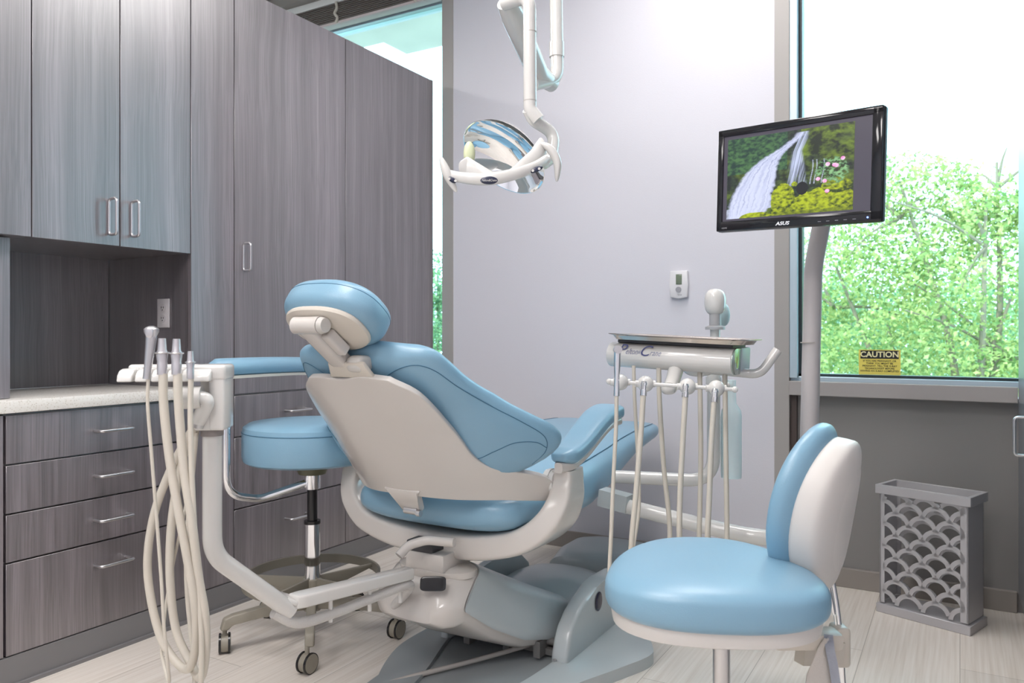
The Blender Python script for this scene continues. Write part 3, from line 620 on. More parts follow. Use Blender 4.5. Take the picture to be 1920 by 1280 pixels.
# ------------------------------------------------------------------ rear stool with foot ring and body support
SX, SYc = -2.085, 2.115
st = thing('assistant_stool', (SX, SYc, 0), 'round light blue stool with a taupe foot ring and chrome side arm, by the drawers', 'stool')
obj('seat', [lathe([(.02, .655), (.225, .655), (.238, .663), (.243, .68), (.243, .765), (.238, .785), (.22, .797), (.15, .803), (.02, .805)], Matrix.Translation((SX-.01, SYc, 0)), 56)], VINYL, st)
obj('seam', sweep([V((SX-.01+.2425*math.cos(a), SYc+.2425*math.sin(a), .768)) for a in [2*math.pi*k/64 for k in range(65)]], .0016, 6), VSEAM, st)
obj('seat_mechanism', [bb(SX-.075, SX+.075, SYc-.05, SYc+.05, .632, .655, .004), lathe([(.05, .605), (.06, .632)], Matrix.Translation((SX, SYc, 0)), 20)], mat('olive_bracket', (.13, .13, .08), .4), st)
obj('gas_cylinder', [rod((SX, SYc, .38), (SX, SYc, .61), .019)], BLACK, st)
obj('chrome_collar', [rod((SX, SYc, .55), (SX, SYc, .606), .030)], CHROME, st)
obj('chrome_column', [rod((SX, SYc, .20), (SX, SYc, .42), .029, 28)], CHROME, st)
obj('column_ring', [rod((SX, SYc, .42), (SX, SYc, .432), .030, 28)], BLACK, st)
obj('hub', [lathe([(.032, .10), (.034, .215), (.028, .22)], Matrix.Translation((SX, SYc, 0)), 24)], TAUPEB, st)
R0 = .25
fr = obj('foot_ring', lathe([(R0-.010, .205), (R0, .205), (R0, .238), (R0-.010, .238), (R0-.0101, .205)], Matrix.Translation((SX, SYc, 0)), 72, False), TAUPE, st, ang=30)
for k in range(5):
    a = math.radians(66+72*k)
    dv = V((math.cos(a), math.sin(a), 0)); pv = V((-dv.y, dv.x, 0)); c0 = V((SX, SYc, 0))
    obj('ring_spoke', prism([(.03, .155), (.245, .218), (.245, .230), (.03, .222)], frame(c0-pv*.006, dv, UP, pv), .012, .002, 2), TAUPE, fr)
for k in range(5):
    a = math.radians(25.0+72*k)   # star legs
    dv = V((math.cos(a), math.sin(a), 0)); pv = V((-dv.y, dv.x, 0)); c0 = V((SX, SYc, 0))
    lg = obj('leg', [prism([(.02, .105), (.02, .155), (.18, .145), (.285, .135), (.315, .125), (.327, .085), (.297, .085), (.285, .108), (.15, .112)], frame(c0-pv*.016, dv, UP, pv), .032, .007, 3)], TAUPEB, st)
    ca = a+1.2+k*1.1; cv = V((math.cos(ca), math.sin(ca), 0)); p = c0+dv*.311+cv*.012
    obj('caster', [rod((p.x, p.y, .055), (p.x, p.y, .09), .008, 12), rod(p+V((0, 0, .0345))-V((-cv.y, cv.x, 0))*.020, p+V((0, 0, .0345))+V((-cv.y, cv.x, 0))*.020, .031, 28)], TAUPEB, lg)
    obj('caster_tyre', [rod(p+V((0, 0, .0345))+V((-cv.y, cv.x, 0))*.012*q_, p+V((0, 0, .0345))+V((-cv.y, cv.x, 0))*.019*q_, .0345, 28) for q_ in (-1, 1)], BLACK, lg)
# body support: chrome tube and padded bar
b0 = V((SX, SYc, .578)); b1 = at(500, 940, 2.80); b2 = at(438, 925, 2.72); b3 = at(424, 850, 2.70); b4 = at(424, 700, 2.70)
obj('support_tube', ftube([b0, at(487, 935, 2.80), at(424, 928, 2.70), b4], .0145, [.09, .11], 20), CHROME, st)
obj('support_bracket', [rod(at(425, 792, 2.70), at(425, 755, 2.70), .018)], STEEL, st)
pc = [at(392, 690, 2.58), at(430, 688, 2.62), at(500, 685, 2.80), at(560, 684, 3.02), at(610, 686, 3.22)]
obj('body_support_pad', sweep(catmull(pc, 6), lambda t: .031*min(1, .55+5*t, .55+5*(1-t)), 20), VINYL, st)
obj('pad_plate', sweep([p-V((0, 0, .034)) for p in catmull(pc, 6)], .5, prof=[(-.04, -.01), (.04, -.01), (.04, .01), (-.04, .01)]), BEIGEP, st)

# ------------------------------------------------------------------ dental light
dl = thing('dental_light', at(993, 0, 2.15), 'white ceiling-hung dental lamp with an oval mirror reflector and side grips', 'dental lamp')
TL = 2.15
obj('ceiling_post', [ftube([at(1043, 0, 2.5)+V((0, 0, .5)), at(1043, 0, 2.5), at(1045, 148, 2.5), at(1000, 158, 2.42)], .0215, .06, 24)], WHITEP, dl)
obj('ceiling_mount', [lathe([(.10, ZC-.02), (.10, ZC-.002)], Matrix.Translation((at(1043, 0, 2.5).x, at(1043, 0, 2.5).y, 0)), 32), rod(at(1043, 0, 2.5)+V((0, 0, .45)), V((at(1043, 0, 2.5).x, at(1043, 0, 2.5).y, ZC-.02)), .03)], WHITEP, dl)
obj('post_collar', [rod(at(1044, 80, 2.5), at(1044, 107, 2.5), .0245, 24)], WHITEP, dl)
obj('balance_arm', sweep([at(1036, 158, 2.5), at(1010, 140, 2.44), at(962, 30, 2.26), at(950, 4, 2.22)], [.026, .034, .036, .030], 20), WHITEP, dl)
obj('down_pole', ftube([at(944, 8, 2.2), at(993, -8, TL), at(994, 205, TL), at(1010, 225, TL)], [.0195]*60 if False else .0185, [.05, .03], 24), WHITEP, dl)
obj('pole_seam', [rod(at(994, 60, TL), at(994, 61.5, TL), .0189, 24), rod(at(994, 189, TL), at(994, 190.5, TL), .0189, 24)], HOSEG, dl)
# yoke and housing behind the reflector
hc = at(945, 296, 2.13)
obj('yoke', ftube([at(990, 205, TL), at(1000, 226, 2.17), at(1040, 250, 2.2), at(1034, 296, 2.17), at(1020, 306, 2.14)], .017, .05, 18), WHITEP, dl)
nrm = (-Fv*.68-Rv*.28-UP*.66).normalized()
maj = (Rv*.60-UP*.80); maj = (maj-nrm*maj.dot(nrm)).normalized(); mnr = nrm.cross(maj)
Mr = frame(hc, maj, mnr, nrm)
def dish(r0, r1, z0, depth, n=48, rings_=10, m=None):
    out = []
    for j in range(rings_+1):
        q_ = .03+.97*j/rings_
        out.append([Mr @ V((r0*q_*math.cos(2*math.pi*k/n), r1*q_*math.sin(2*math.pi*k/n), z0-depth*(1-q_*q_))) for k in range(n)])
    return out
inner = dish(.128, .088, 0, .05); outer = dish(.130, .090, 0, .058)[::-1]
obj('reflector', loft([inner[0]]+inner[1:], True, True) if False else loft(inner+outer, True, True), MIRROR, dl)
obj('lamp_housing', loft(dish(.115, .080, -.03, .09, 40, 8), True, False), WHITEP, dl)
obj('lamp_shield', blob(frame(at(880, 288, 2.10), Rv, UP), .016, .034, .012, 1, 1, 20, 10), mat('pale_yellow_shield', (.70, .74, .48), .4), dl)
obj('front_band', sweep(catmull([at(838, 326, 2.04), at(862, 332, 2.02), at(905, 336, 2.0), at(950, 330, 2.0), at(1000, 314, 2.03), at(1026, 298, 2.08)], 8), lambda t: .0165-.004*abs(2*t-1), 20, prof=[(math.cos(2*math.pi*k/20)*.6, math.sin(2*math.pi*k/20)) for k in range(20)]), WHITEP, dl)
obj('lower_housing', loft([[at(x+dx*math.cos(2*math.pi*k/20), y+dy*math.sin(2*math.pi*k/20), t_) for k in range(20)] for x, y, dx, dy, t_ in ((864, 312, 4, 10, 2.05), (876, 312, 10, 18, 2.06), (920, 331, 12, 9, 2.03), (960, 327, 12, 9, 2.03), (1000, 300, 12, 20, 2.08), (1014, 286, 10, 28, 2.11))]), WHITEP, dl)
for side, pts, tt_ in ((0, [(826, 294), (834, 315), (842, 335), (856, 360)], 2.03), (1, [(1014, 268), (1032, 280), (1045, 305), (1044, 340)], 2.10)):
    obj('grip', sweep(catmull([at(x, y, tt_) for x, y in pts], 6), lambda t: .0085*(.35+1.1*math.sin(math.pi*min(1, max(0, t)))**.7), 14), WHITEP, dl, label='pale grip handle')
NAVY = mat('navy_badge', (.02, .025, .06), .3)
bd = obj('badge', blob(frame(at(917, 338, 1.986), Rv, UP), .0225, .0105, .003, 1, 1, 24, 6), NAVY, dl)
text('Pelton&Crane', .0085, frame(at(917, 338, 1.982), Rv, UP, -Fv), WHITEP, bd, 'lettering', .4, sx=.8)
for x, y, t_ in ((848, 337, 2.02), (1005, 318, 2.02)):
    b_ = obj('switch_plate', blob(frame(at(x, y, t_), Rv+UP*(.35 if x > 900 else -.4), UP), .019 if x > 900 else .012, .0075, .006, 1, 1, 20, 6), NAVY, dl)
    obj('switch_symbol', [lathe([(.0035, 0), (.0035, .001)], frame(at(x+o_, y-(o_*.3 if x > 900 else -o_*.3), t_-.007), Rv, UP, -Fv), 14) for o_ in (-6, 6)], WHITEP, b_)

# ------------------------------------------------------------------ delivery unit
DR = -.045
Du = rotz((-.772, 2.43, 0), 0) @ Matrix.Translation((0, 0, 1.052)) @ Matrix.Rotation(.045, 4, 'Y')
du = thing('delivery_unit', (-.785, 2.43, 1.0), 'white dentist instrument unit with four hanging handpieces, beside the monitor pole', 'delivery unit')
def dprof(scale=1):
    return [(-.115, .050), (-.128, .02), (-.130, -.02), (-.118, -.046), (-.10, -.058), (.095, -.058), (.095, .05)]
Mq = Du @ frame((-.215, 0, 0), (0, 1, 0), (0, 0, 1), (1, 0, 0))
def rprof():
    P = []
    for k in range(13):
        a = math.pi*.5+math.pi*k/12; P.append((-.075+.05*math.cos(a), -.004+.040*math.sin(a)))
    return P+[(-.02, -.044), (-.02, .036)]
obj('instrument_console', prism(rprof(), Mq, .40, .003, 2), WHITEP, du)
obj('end_cap', prism(rprof(), Du @ frame((.185, 0, 0), (0, 1, 0), (0, 0, 1), (1, 0, 0)), .004, .001), mat('cap_green_reflection', (.42, .48, .44), .12, .6), du)  # green tint puts the reflection of the trees into the cap colour
obj('rear_box', bb(-.215, .19, -.02, .10, -.035, .038, .006, 2, Du), mat('rear_grey', (.48, .52, .58), .35), du)
lf = Du @ frame((-.105, -.127, .028), (1, 0, 0), (0, .25, 1), (0, -1, .25))
NP = mat('navy_print', (.03, .04, .16), .4); GP = mat('grey_print', (.25, .26, .36), .4)
text('P', .050, Du @ frame((-.166, -.122, .014), (1, 0, 0), (0, .3, 1), (0, -1, .3)), NP, du, 'lettering', .45)
text('elton', .028, Du @ frame((-.129, -.1225, .010), (1, 0, 0), (0, .3, 1), (0, -1, .3)), GP, du, 'lettering', .45, sx=.72)
text('&', .016, Du @ frame((-.104, -.1225, .009), (1, 0, 0), (0, .3, 1), (0, -1, .3)), GP, du, 'lettering', .45, sx=.72)
text('C', .050, Du @ frame((-.088, -.122, .013), (1, 0, 0), (0, .3, 1), (0, -1, .3)), NP, du, 'lettering', .45)
text('rane', .028, Du @ frame((-.051, -.1225, .009), (1, 0, 0), (0, .3, 1), (0, -1, .3)), GP, du, 'lettering', .45, sx=.72)
obj('tray_mat', bb(-.19, .18, -.09, .07, .036, .046, .001, 1, Du), DARK, du)
# grab handle on the right
hpx = [at(1325, 700, 2.42), at(1360, 700, 2.42), at(1424, 704, 2.42), at(1438, 690, 2.42), at(1457, 657, 2.42)]
obj('grab_handle', ftube([at(1330, 693, 2.46), at(1425, 702, 2.40), at(1458, 656, 2.40)], .0145, .05, 20), WHITEP, du)
# stem down to the handpiece bar
obj('holder_stem', [sweep([at(1268, 690, 2.42), at(1262, 712, 2.36), at(1256, 728, 2.32)], [.024, .022, .021], 20), blob(frame(at(1253, 729, 2.31), Rv, UP), .021, .017, .018, .8, .8, 20, 10)], WHITEP, du)
obj('support_column', ftube([at(1150, 893, 2.86), at(1338, 902, 2.80), at(1338, 690, 2.80)], .0235, .09, 24), WHITEP, du)
obj('column_joint', [blob(frame(at(1310, 690, 2.7), Rv, UP), .055, .03, .04, .9, .9), rod(at(1338, 720, 2.80), at(1338, 706, 2.80), .028)], WHITEP, du)
hl = at(1142, 715, 2.30); hr_ = at(1378, 730, 2.22)
obj('holder_bar', rod(hl, hr_, .0055, 14), WHITEP, du)
obj('holder_bar_end', [blob(frame(p, Rv, UP), .009, .009, .009) for p in (hl, hr_)], WHITEP, du)
for k, px in enumerate((1164, 1212, 1291, 1344)):
    q_ = (px-1142)/(1378-1142); c = hl.lerp(hr_, q_)
    obj('handpiece_holder', [blob(frame(c, Rv, UP), .024, .024, .023, 1, 1, 24, 14), rod(c-Rv*.03+UP*.0, c+Rv*.028, .010, 16)], WHITEP, du)
# bottle and cuspidor-like knob behind
obj('water_bottle', lathe([(.010, .0), (.036, .004), (.037, .03), (.037, .23), (.034, .25), (.018, .275), (.0165, .36)], Matrix.Translation(at(1371, 897, 2.82)), 28), BOTTLE, du)
kn = at(1341, 600, 2.85)
obj('lamp_post_knob', [rod(kn+V((0, 0, -.035)), kn+V((0, 0, .05)), .0215), lathe([(.036, -.035), (.036, -.025), (.025, -.02)], Matrix.Translation(kn), 24)], mat('mid_grey', (.42, .42, .43), .35), du)
ct_ = at(1338, 690, 2.80)
obj('knob_post', ftube([kn+V((0, 0, -.03)), V((kn.x, kn.y, ct_.z+.01)), V((ct_.x, ct_.y, ct_.z-.02))], .018, .02, 16), WHITEP, du)
obj('bottle_clamp', rod(at(1371, 722, 2.82), at(1340, 722, 2.80), .012), WHITEP, du)
obj('knob_cap', blob(frame(at(1341, 566, 2.85), Rv, Fv, UP), .039, .036, .049, .75, 1, 28, 14), WHITEP, du)
obj('knob_back', blob(frame(at(1355, 590, 2.95), Rv, Fv, UP), .028, .02, .045, .9, 1, 20, 10), mat('pale_teal_plastic', (.52, .64, .66), .4), du)
# tray on top
Mt = Du @ Matrix.Translation((.006, -.015, .047))
tr_ = []
for z, e_ in ((.0, 0), (.012, .008), (.016, .022), (.018, .022), (.0175, .020), (.014, .008), (.003, 0)):
    hx, hy = .205+e_, .115+e_; tr_.append([Mt @ V((hx*sgn(math.cos(2*math.pi*k/40), .35), hy*sgn(math.sin(2*math.pi*k/40), .35), z)) for k in range(40)])
obj('instrument_tray', loft(tr_), mat('tray_steel', (.66, .60, .55), .22, 1), label='shallow stainless steel tray lying on the white instrument unit', cat='tray')

GN = 'handpiece couplings on the instrument bar'
def coupling(px, y0, y1, t_):
    def f(t):
        a = at(px, y0, t_); b_ = at(px-2, y1, t_-.01)
        obj('coupling', [sweep([a, a.lerp(b_, .12), a.lerp(b_, .13), a.lerp(b_, .3), a.lerp(b_, .31), a.lerp(b_, .6), a.lerp(b_, .61), b_], [.0075, .0085, .0095, .0095, .0085, .0085, .0098, .0095], 18)], CHROME, t)
    return f
def syr2(t):
    a = at(1158, 655, 2.20); b_ = at(1156, 742, 2.20)
    obj('syringe_body', sweep([a+UP*.004, a.lerp(b_, .3), a.lerp(b_, .6), b_], [.0105, .0095, .0078, .0085], 20), CHROME, t)
    obj('syringe_nozzle', [rod(a+Fv*.012, a-Fv*.014, .0115, 20), rod(a-Fv*.014, a-Fv*.017, .007, 16)], STEEL, t)
instrument('air_water_syringe', 'chrome air-water syringe at the left end of the handpiece bar', 'syringe', None, syr2,
  hp([(1156, 740, 2.20), (1155, 800, 2.2), (1150, 900, 2.19), (1146, 1000, 2.18), (1143, 1075, 2.18), (1150, 1115, 2.2), (1164, 1135, 2.25), (1178, 1105, 2.32), (1186, 1035, 2.36), (1198, 950, 2.40), (1196, 860, 2.42), (1190, 750, 2.42), (1188, 685, 2.42)]), .0058)
for nm, a in (('second from the left on the instrument bar', (1208, 715, 742, 2.19, [(1206, 741, 2.18), (1201, 820, 2.18), (1192, 930, 2.17), (1184, 1020, 2.17), (1182, 1110, 2.2), (1210, 1170, 2.28), (1245, 1120, 2.36), (1256, 1000, 2.42), (1245, 880, 2.44), (1237, 760, 2.43), (1235, 688, 2.43)])),
              ('third from the left, just right of the bar stem', (1286, 720, 745, 2.17, [(1285, 744, 2.16), (1280, 830, 2.16), (1275, 930, 2.16), (1274, 1005, 2.16), (1278, 1100, 2.2), (1295, 1140, 2.28), (1308, 1090, 2.34), (1311, 1000, 2.38), (1314, 850, 2.4), (1312, 695, 2.4)])),
              ('rightmost on the instrument bar near the bottle', (1341, 729, 754, 2.15, [(1339, 752, 2.14), (1334, 830, 2.14), (1330, 930, 2.14), (1327, 1005, 2.14), (1330, 1100, 2.18), (1345, 1140, 2.26), (1360, 1090, 2.32), (1363, 1000, 2.36), (1361, 850, 2.38), (1359, 698, 2.38)]))):
    px, y0, y1, t_, pts = a
    instrument('dental_handpiece', 'chrome-tipped handpiece hose, '+nm, 'handpiece hose', None, coupling(px, y0, y1, t_), hp(pts), .0078, HOSE)

# ------------------------------------------------------------------ monitor stand and monitor
ms_ = thing('monitor_pole', at(1515, 1018, 2.5), 'slender grey pole carrying the monitor, on a white arm from the chair', 'monitor stand')
GP2 = mat('pole_grey', (.50, .47, .47), .3)
obj('pole', ftube([at(1513, 1010, 2.5), at(1525, 500, 2.5), at(1552, 360, 2.5)], .0285, .5, 24), GP2, ms_)
obj('pole_seam', rod(at(1518.5, 641, 2.5), at(1518.5, 643, 2.5), .0291, 24), HOSEG, ms_)
obj('arm', tube([at(1142, 940, 2.80), at(1250, 968, 2.70), at(1400, 1003, 2.55), at(1513, 1013, 2.5)], .0265, 24), WHITEP, ms_)
obj('arm_root', [sweep([at(1128, 930, 2.82), at(1180, 944, 2.76)], .5, prof=[(-.06, -.06), (.06, -.06), (.06, .06), (-.06, .06)])], BASEG, ms_)
ML = at(1346, 341, 2.43); MR = at(1657, 305, 2.10)
mo = thing('monitor', (ML+MR)/2-V((0, 0, .16)), 'black flat monitor showing a mossy waterfall, mounted before the window', 'monitor')
ex = (MR-ML); ex.z = 0; W_ = ex.length; ex.normalize()
hl_, hr2 = 189/FL*2.43, 218/FL*2.10; HM = (hl_+hr2)/2
ey = (UP+ex*0).normalized(); Mm = frame((ML+MR)/2, ex, UP, ex.cross(UP))
# slight tilt so the four corners land as seen
tilt = math.atan2((MR.z-ML.z), W_)
Mm = Mm @ Matrix.Rotation(tilt, 4, 'Z')
print('monitor', W_, hl_, hr2, tilt, ex.cross(UP))
obj('casing', [box((0, 0, -.016), (W_, HM, .030), .006, 3, Mm), box((0, 0, -.042), (W_*.6, HM*.6, .03), .012, 3, Mm)], BLACK, mo)
bz = []
obj('bezel', [box((0, HM/2-.012, .003), (W_-.004, .022, .010), .003, 2, Mm), box((0, -HM/2+.016, .003), (W_-.004, .030, .010), .003, 2, Mm), box((-W_/2+.011, 0, .003), (.018, HM-.006, .010), .003, 2, Mm), box((W_/2-.016, 0, .003), (.028, HM-.006, .010), .003, 2, Mm)], mat('gloss_black', (.012, .012, .015), .08), mo)
obj('screen', box((-.004, .003, .0), (W_-.045, HM-.05, .004), M=Mm), mat('dark_screen', (.03, .028, .035), .25, emit=(.045, .04, .055), estr=1), mo)
# the picture: painted per vertex on a fine grid
NX, NY = 300, 210
def fb(x, y, s=1, o=0, det=4):
    return noise.fractal(V((x*s, y*s, o)), 1.0, 2.0, det)
def mixc(a, b_, k): k = max(0, min(1, k)); return tuple(a[i]*(1-k)+b_[i]*k for i in range(3))
def paint(u, v):
    """u,v in 0..1, v up; returns colour"""
    n1 = fb(u, v, 9, 1); n2 = fb(u, v, 28, 5); n3 = fb(u, v, 5, 9)
    moss = mixc((.010, .018, .008), (.16, .24, .02), .42+n1*1.0+n2*.5)
    dark = mixc((.004, .008, .012), (.035, .06, .035), .4+n2*.8)
    c = mixc(dark, moss, .5+n3*1.1+(u-.62)*1.0+(v-.55)*.9 if u > .6 else .2+n3)
    if u < .5 and v > .55: c = mixc((.008, .035, .03), (.07, .17, .06), .45+n2*.9+n1*.4)
    # main fall: a wide veil from the top middle down to the lower left
    L0 = interp0([(.0, .0), (.12, .0), (.30, .04), (.50, .12), (.62, .20), (.72, .30), (.82, .44), (.92, .54), (1, .58)], v)
    R0_ = interp0([(.0, .30), (.10, .36), (.2, .38), (.40, .41), (.60, .43), (.72, .46), (.82, .54), (.92, .62), (1, .66)], v)
    left, right = L0+.012*n2, R0_+.012*n2+.008*n1
    if left < u < right and v < .97:
        q_ = (u-left)/(right-left); st_ = fb(q_*17+v*.6, v*1.5, 1, 3, 3); k = .78+.55*st_+.12*math.sin(q_*3.1)-(.25*abs(n2) if v > .6 else 0)
        w_ = mixc((.12, .15, .36), (.62, .66, .86), k)
        c = mixc(c, w_, min(1, (u-left)/.03, (right-u)/.02)*.97)
    # second fall, right of the dark rock
    l2 = interp0([(.3, .47), (.5, .50), (.75, .53), (1, .60)], v); r2 = interp0([(.3, .66), (.5, .65), (.75, .62), (.88, .66), (1, .68)], v)
    if .33 < v < .97 and l2 < u < r2:
        st_ = fb((u-l2)*46, v*2.0, 1, 8, 3); k = .42+1.15*st_
        c = mixc(c, (.54, .60, .84), max(0, k)*min(1, (u-l2)/.02, (r2-u)/.02, (v-.33)/.04))
    for fu in (.69, .72, .775):
        if abs(u-fu-.01*math.sin(v*14)) < .004 and .34 < v < .62: c = mixc(c, (.55, .6, .8), .6)
    # pool mist
    if v < .12 and u < .32: c = mixc(c, (.60, .64, .84), .8-v*4+n1)
    if .10 < v < .36 and u < .56:
        k = 1-abs(u-(.36+.55*(v-.10)))/.05; c = mixc(c, (.55, .6, .85), k*.8)
    # mossy boulders
    def bould(cx, cy, rx, ry):
        nonlocal c
        d2_ = ((u-cx)/rx)**2+((v-cy)/ry)**2+n1*.25
        if d2_ < 1: c = mixc((.02, .04, .004), (.42, .50, .012), .35+(v-cy)/ry*.35+(1-d2_)*.25+n2*.9-(u-cx)/rx*.15)
    bould(.47, .14, .10, .24); bould(.80, .06, .28, .22); bould(.88, .30, .11, .09); bould(.25, .0, .14, .06); bould(.56, .36, .025, .03)
    if (u-.62)**2/.0020+(v-.30)**2/.006 < 1: c = (.006, .007, .01)
    # rhododendron
    if ((u-.84)/.13)**2+((v-.47)/.17)**2+n2*.5 < 1 and n2 > -.02: c = mixc((.02, .09, .035), (.25, .48, .22), .3+n2*1.6)
    for fx, fy in ((.81, .55), (.92, .60), (.86, .535), (.74, .39), (.79, .36), (.875, .525), (.81, .24)):
        if ((u-fx)/.017)**2+((v-fy)/.022)**2 < 1: c = mixc((.80, .22, .55), (.95, .62, .82), .5+n2)
    if v < .04 and u > .42: c = mixc(c, (.12, .16, .01), .5)
    return c
PW, PH = W_*.775, HM*.775; PXo = -.022
bm = bmesh.new(); gv = []
cols = []
for j in range(NY+1):
    row = []
    for i in range(NX+1):
        row.append(bm.verts.new(Mm @ V((PXo+(i/NX-.5)*PW, .002+(j/NY-.5)*PH, .0026)))); cols.append(paint(i/NX, j/NY))
    gv.append(row)
for j in range(NY):
    for i in range(NX): bm.faces.new((gv[j][i], gv[j][i+1], gv[j+1][i+1], gv[j+1][i]))
PICM, nt, b = new_mat('waterfall_picture'); vc = nt.nodes.new('ShaderNodeVertexColor'); vc.layer_name = 'col'
b.inputs['Base Color'].default_value = (.01, .01, .01, 1); b.inputs['Roughness'].default_value = .3
nt.links.new(vc.outputs[0], b.inputs['Emission Color']); b.inputs['Emission Strength'].default_value = .85
pic = obj('screen_picture', bm, PICM, mo, smooth=False, label='waterfall photograph shown on the screen')
ca_ = pic.data.color_attributes.new('col', 'FLOAT_COLOR', 'POINT')
for i, c in enumerate(cols): ca_.data[i].color = (*[max(0, q_)**1.0 for q_ in c], 1)
text('ASUS', .014, Mm @ Matrix.Translation((-.03, -HM/2+.012, .009)), mat('logo_silver_glow', (.6, .6, .62), .4, emit=(.4, .4, .42), estr=.5), mo, 'lettering', .2, off=.0004, sx=1.25)  # unlit lettering given a faint glow to look bright
text('HDMI', .007, Mm @ Matrix.Translation((-W_/2+.03, -HM/2+.010, .009)), mat('logo_dim', (.35, .35, .37), .4), mo, 'lettering')
obj('button_mark', [box((W_*.16+k*.024, -HM/2+.010, .0085), (.009, .0015, .001), M=Mm) for k in range(5)], mat('mark_dim', (.3, .3, .33), .4), mo)
obj('power_light', lathe([(.0024, 0), (.0024, .002)], Mm @ Matrix.Translation((W_/2-.035, -HM/2+.012, .008)), 12), mat('led_blue', (.1, .2, 1), .3, emit=(.12, .22, 1), estr=4), mo)
obj('mounting_neck', [rod(Mm @ V((.03, .0, -.045)), at(1551, 365, 2.5), .026, 20), blob(frame(at(1551, 365, 2.5), Rv, UP), .04, .04, .04)], DARK, mo)

# ------------------------------------------------------------------ front stool
fs = thing('dentist_stool', at(1353, 1290, 1.67).xy.to_3d(), 'light blue stool with a rounded seat and low backrest in the foreground', 'stool')
sc_ = CP+Fv*1.685+Rv*.432; sc_.z = .580
def stfn(p):
    p = p.copy(); k = max(0, min(1, (p.y+.22)/.44)); p.x *= 1.04-.32*k**1.5; p.z += .010*(1-(p.x/.24)**2) if p.z > 0 else 0
    return p
Ms = frame(sc_, Rv-Fv*.10, Fv+Rv*.10, UP)
obj('seat', blob(Ms, .240, .225, .052, .60, .80, 72, 28, stfn), VINYL, fs)
obj('seat_pan', blob(Ms @ Matrix.Translation((.0, -.0, -.045)), .226, .208, .026, .35, .8, 64, 12, stfn), SHELLP, fs)
obj('column', [rod(V((at(1353, 1200, 1.68).x, at(1353, 1200, 1.68).y, .05)), V((at(1353, 1200, 1.68).x, at(1353, 1200, 1.68).y, .50)), .0185, 28)], STEEL, fs)
obj('mechanism', [bb(-.03, .20, -.05, .05, .468, .497, .008, 2, rotz((sc_.x, sc_.y, 0), YAW)), bb(.12, .27, -.06, .0, .452, .49, .012, 2, rotz((sc_.x, sc_.y, 0), YAW))], BEIGEP, fs)
cc = V((at(1353, 1200, 1.68).x, at(1353, 1200, 1.68).y, 0))
obj('hub', lathe([(.035, .05), (.035, .11), (.022, .13)], Matrix.Translation(cc), 24), TAUPEB, fs)
for k in range(5):
    a = math.radians(10+72*k); dv = V((math.cos(a), math.sin(a), 0)); pv = V((-dv.y, dv.x, 0))
    lg = obj('leg', prism([(.02, .06), (.02, .11), (.22, .09), (.25, .075), (.24, .058), (.1, .06)], frame(cc-pv*.016, dv, UP, pv), .032, .007, 3), TAUPEB, fs)
    p = cc+dv*.24
    obj('caster', rod(p+V((0, 0, .029))-pv*.02, p+V((0, 0, .029))+pv*.02, .028, 24), TAUPEB, lg)
# backrest
bc = at(1534, 948, 1.76); lean = .17
bf = (-Rv*1.0+Fv*.70).normalized()            # facing direction of the backrest
bs = V((-bf.y, bf.x, 0)); bu = (UP-bf*lean).normalized()
bf2 = bs.cross(bu); bf2 = bf2 if bf2.dot(bf) > 0 else -bf2
Mbk = frame(bc, bs, bu, bf2)
def bkfn(p):
    p.z += -.9*p.x*p.x*1.2; return p
obj('backrest', blob(Mbk @ Matrix.Translation((0, 0, .018)), .165, .188, .042, .75, .95, 64, 28, lambda p: V((p.x, p.y, p.z+1.2*p.x*p.x))), VINYL, fs)
obj('shell_panel', blob(Mbk @ Matrix.Translation((-.004, -.012, -.048)), .104, .132, .024, .35, .9, 48, 12, lambda p: V((p.x, p.y, p.z+1.2*p.x*p.x))), SHELLP, fs)
obj('backrest_shell', blob(Mbk @ Matrix.Translation((0, -.008, -.030)), .150, .172, .040, .42, .95, 64, 24, lambda p: V((p.x, p.y, p.z+1.2*p.x*p.x))), SHELLP, fs)
lo_ = at(1558, 1085, 1.78); hi_ = at(1572, 1175, 1.78)
obj('backrest_bar', [tube([at(1545, 1060, 1.77), lo_, hi_, at(1580, 1290, 1.78)], .008, 14), tube([at(1538, 1060, 1.75), at(1550, 1090, 1.76), at(1562, 1150, 1.77)], .006, 12)], CHROME, fs)
obj('bar_socket', box((0, 0, 0), (.036, .05, .092), .01, 3, frame(at(1574, 1208, 1.78), Rv, Fv, UP)), BEIGEP, fs)
obj('rear_bracket', [sweep([at(1500, 1222, 1.72), at(1574, 1222, 1.76)], .5, prof=[(-.03, -.05), (.03, -.05), (.03, .05), (-.03, .05)])], BEIGEP, fs)
# strap hanging at the seat corner
p = at(1548, 1200, 1.66)
sp = thing('hanging_strap', p, 'pale woven strap hanging off the rear corner of the front stool seat', 'strap')
rr = []
for k, (x, y, w_) in enumerate(((1550, 1196, 4), (1546, 1215, 12), (1544, 1240, 20), (1540, 1265, 27), (1538, 1300, 30))):
    c = at(x, y, 1.62)
    rr.append([c-Rv*w_*.0011, c-Rv*w_*.0004-Fv*.006, c+Rv*w_*.0004-Fv*.002, c+Rv*w_*.0011, c+Rv*w_*.0011+Fv*.003, c+Rv*w_*.0004+Fv*.001, c-Rv*w_*.0004-Fv*.003, c-Rv*w_*.0011+Fv*.003])
obj('cloth_end', loft(rr), mat('cream_cloth', (.62, .58, .54), .8, bump=.6, bscale=300), sp)
obj('webbing', sweep(catmull([at(1553, 1190, 1.63), at(1556, 1215, 1.61), at(1563, 1250, 1.61), at(1570, 1300, 1.61)], 5), .5, prof=[(-.018, -.003), (.018, -.003), (.018, .003), (-.018, .003)]), mat('grey_webbing', (.38, .40, .46), .8, bump=.9, bscale=260), sp)

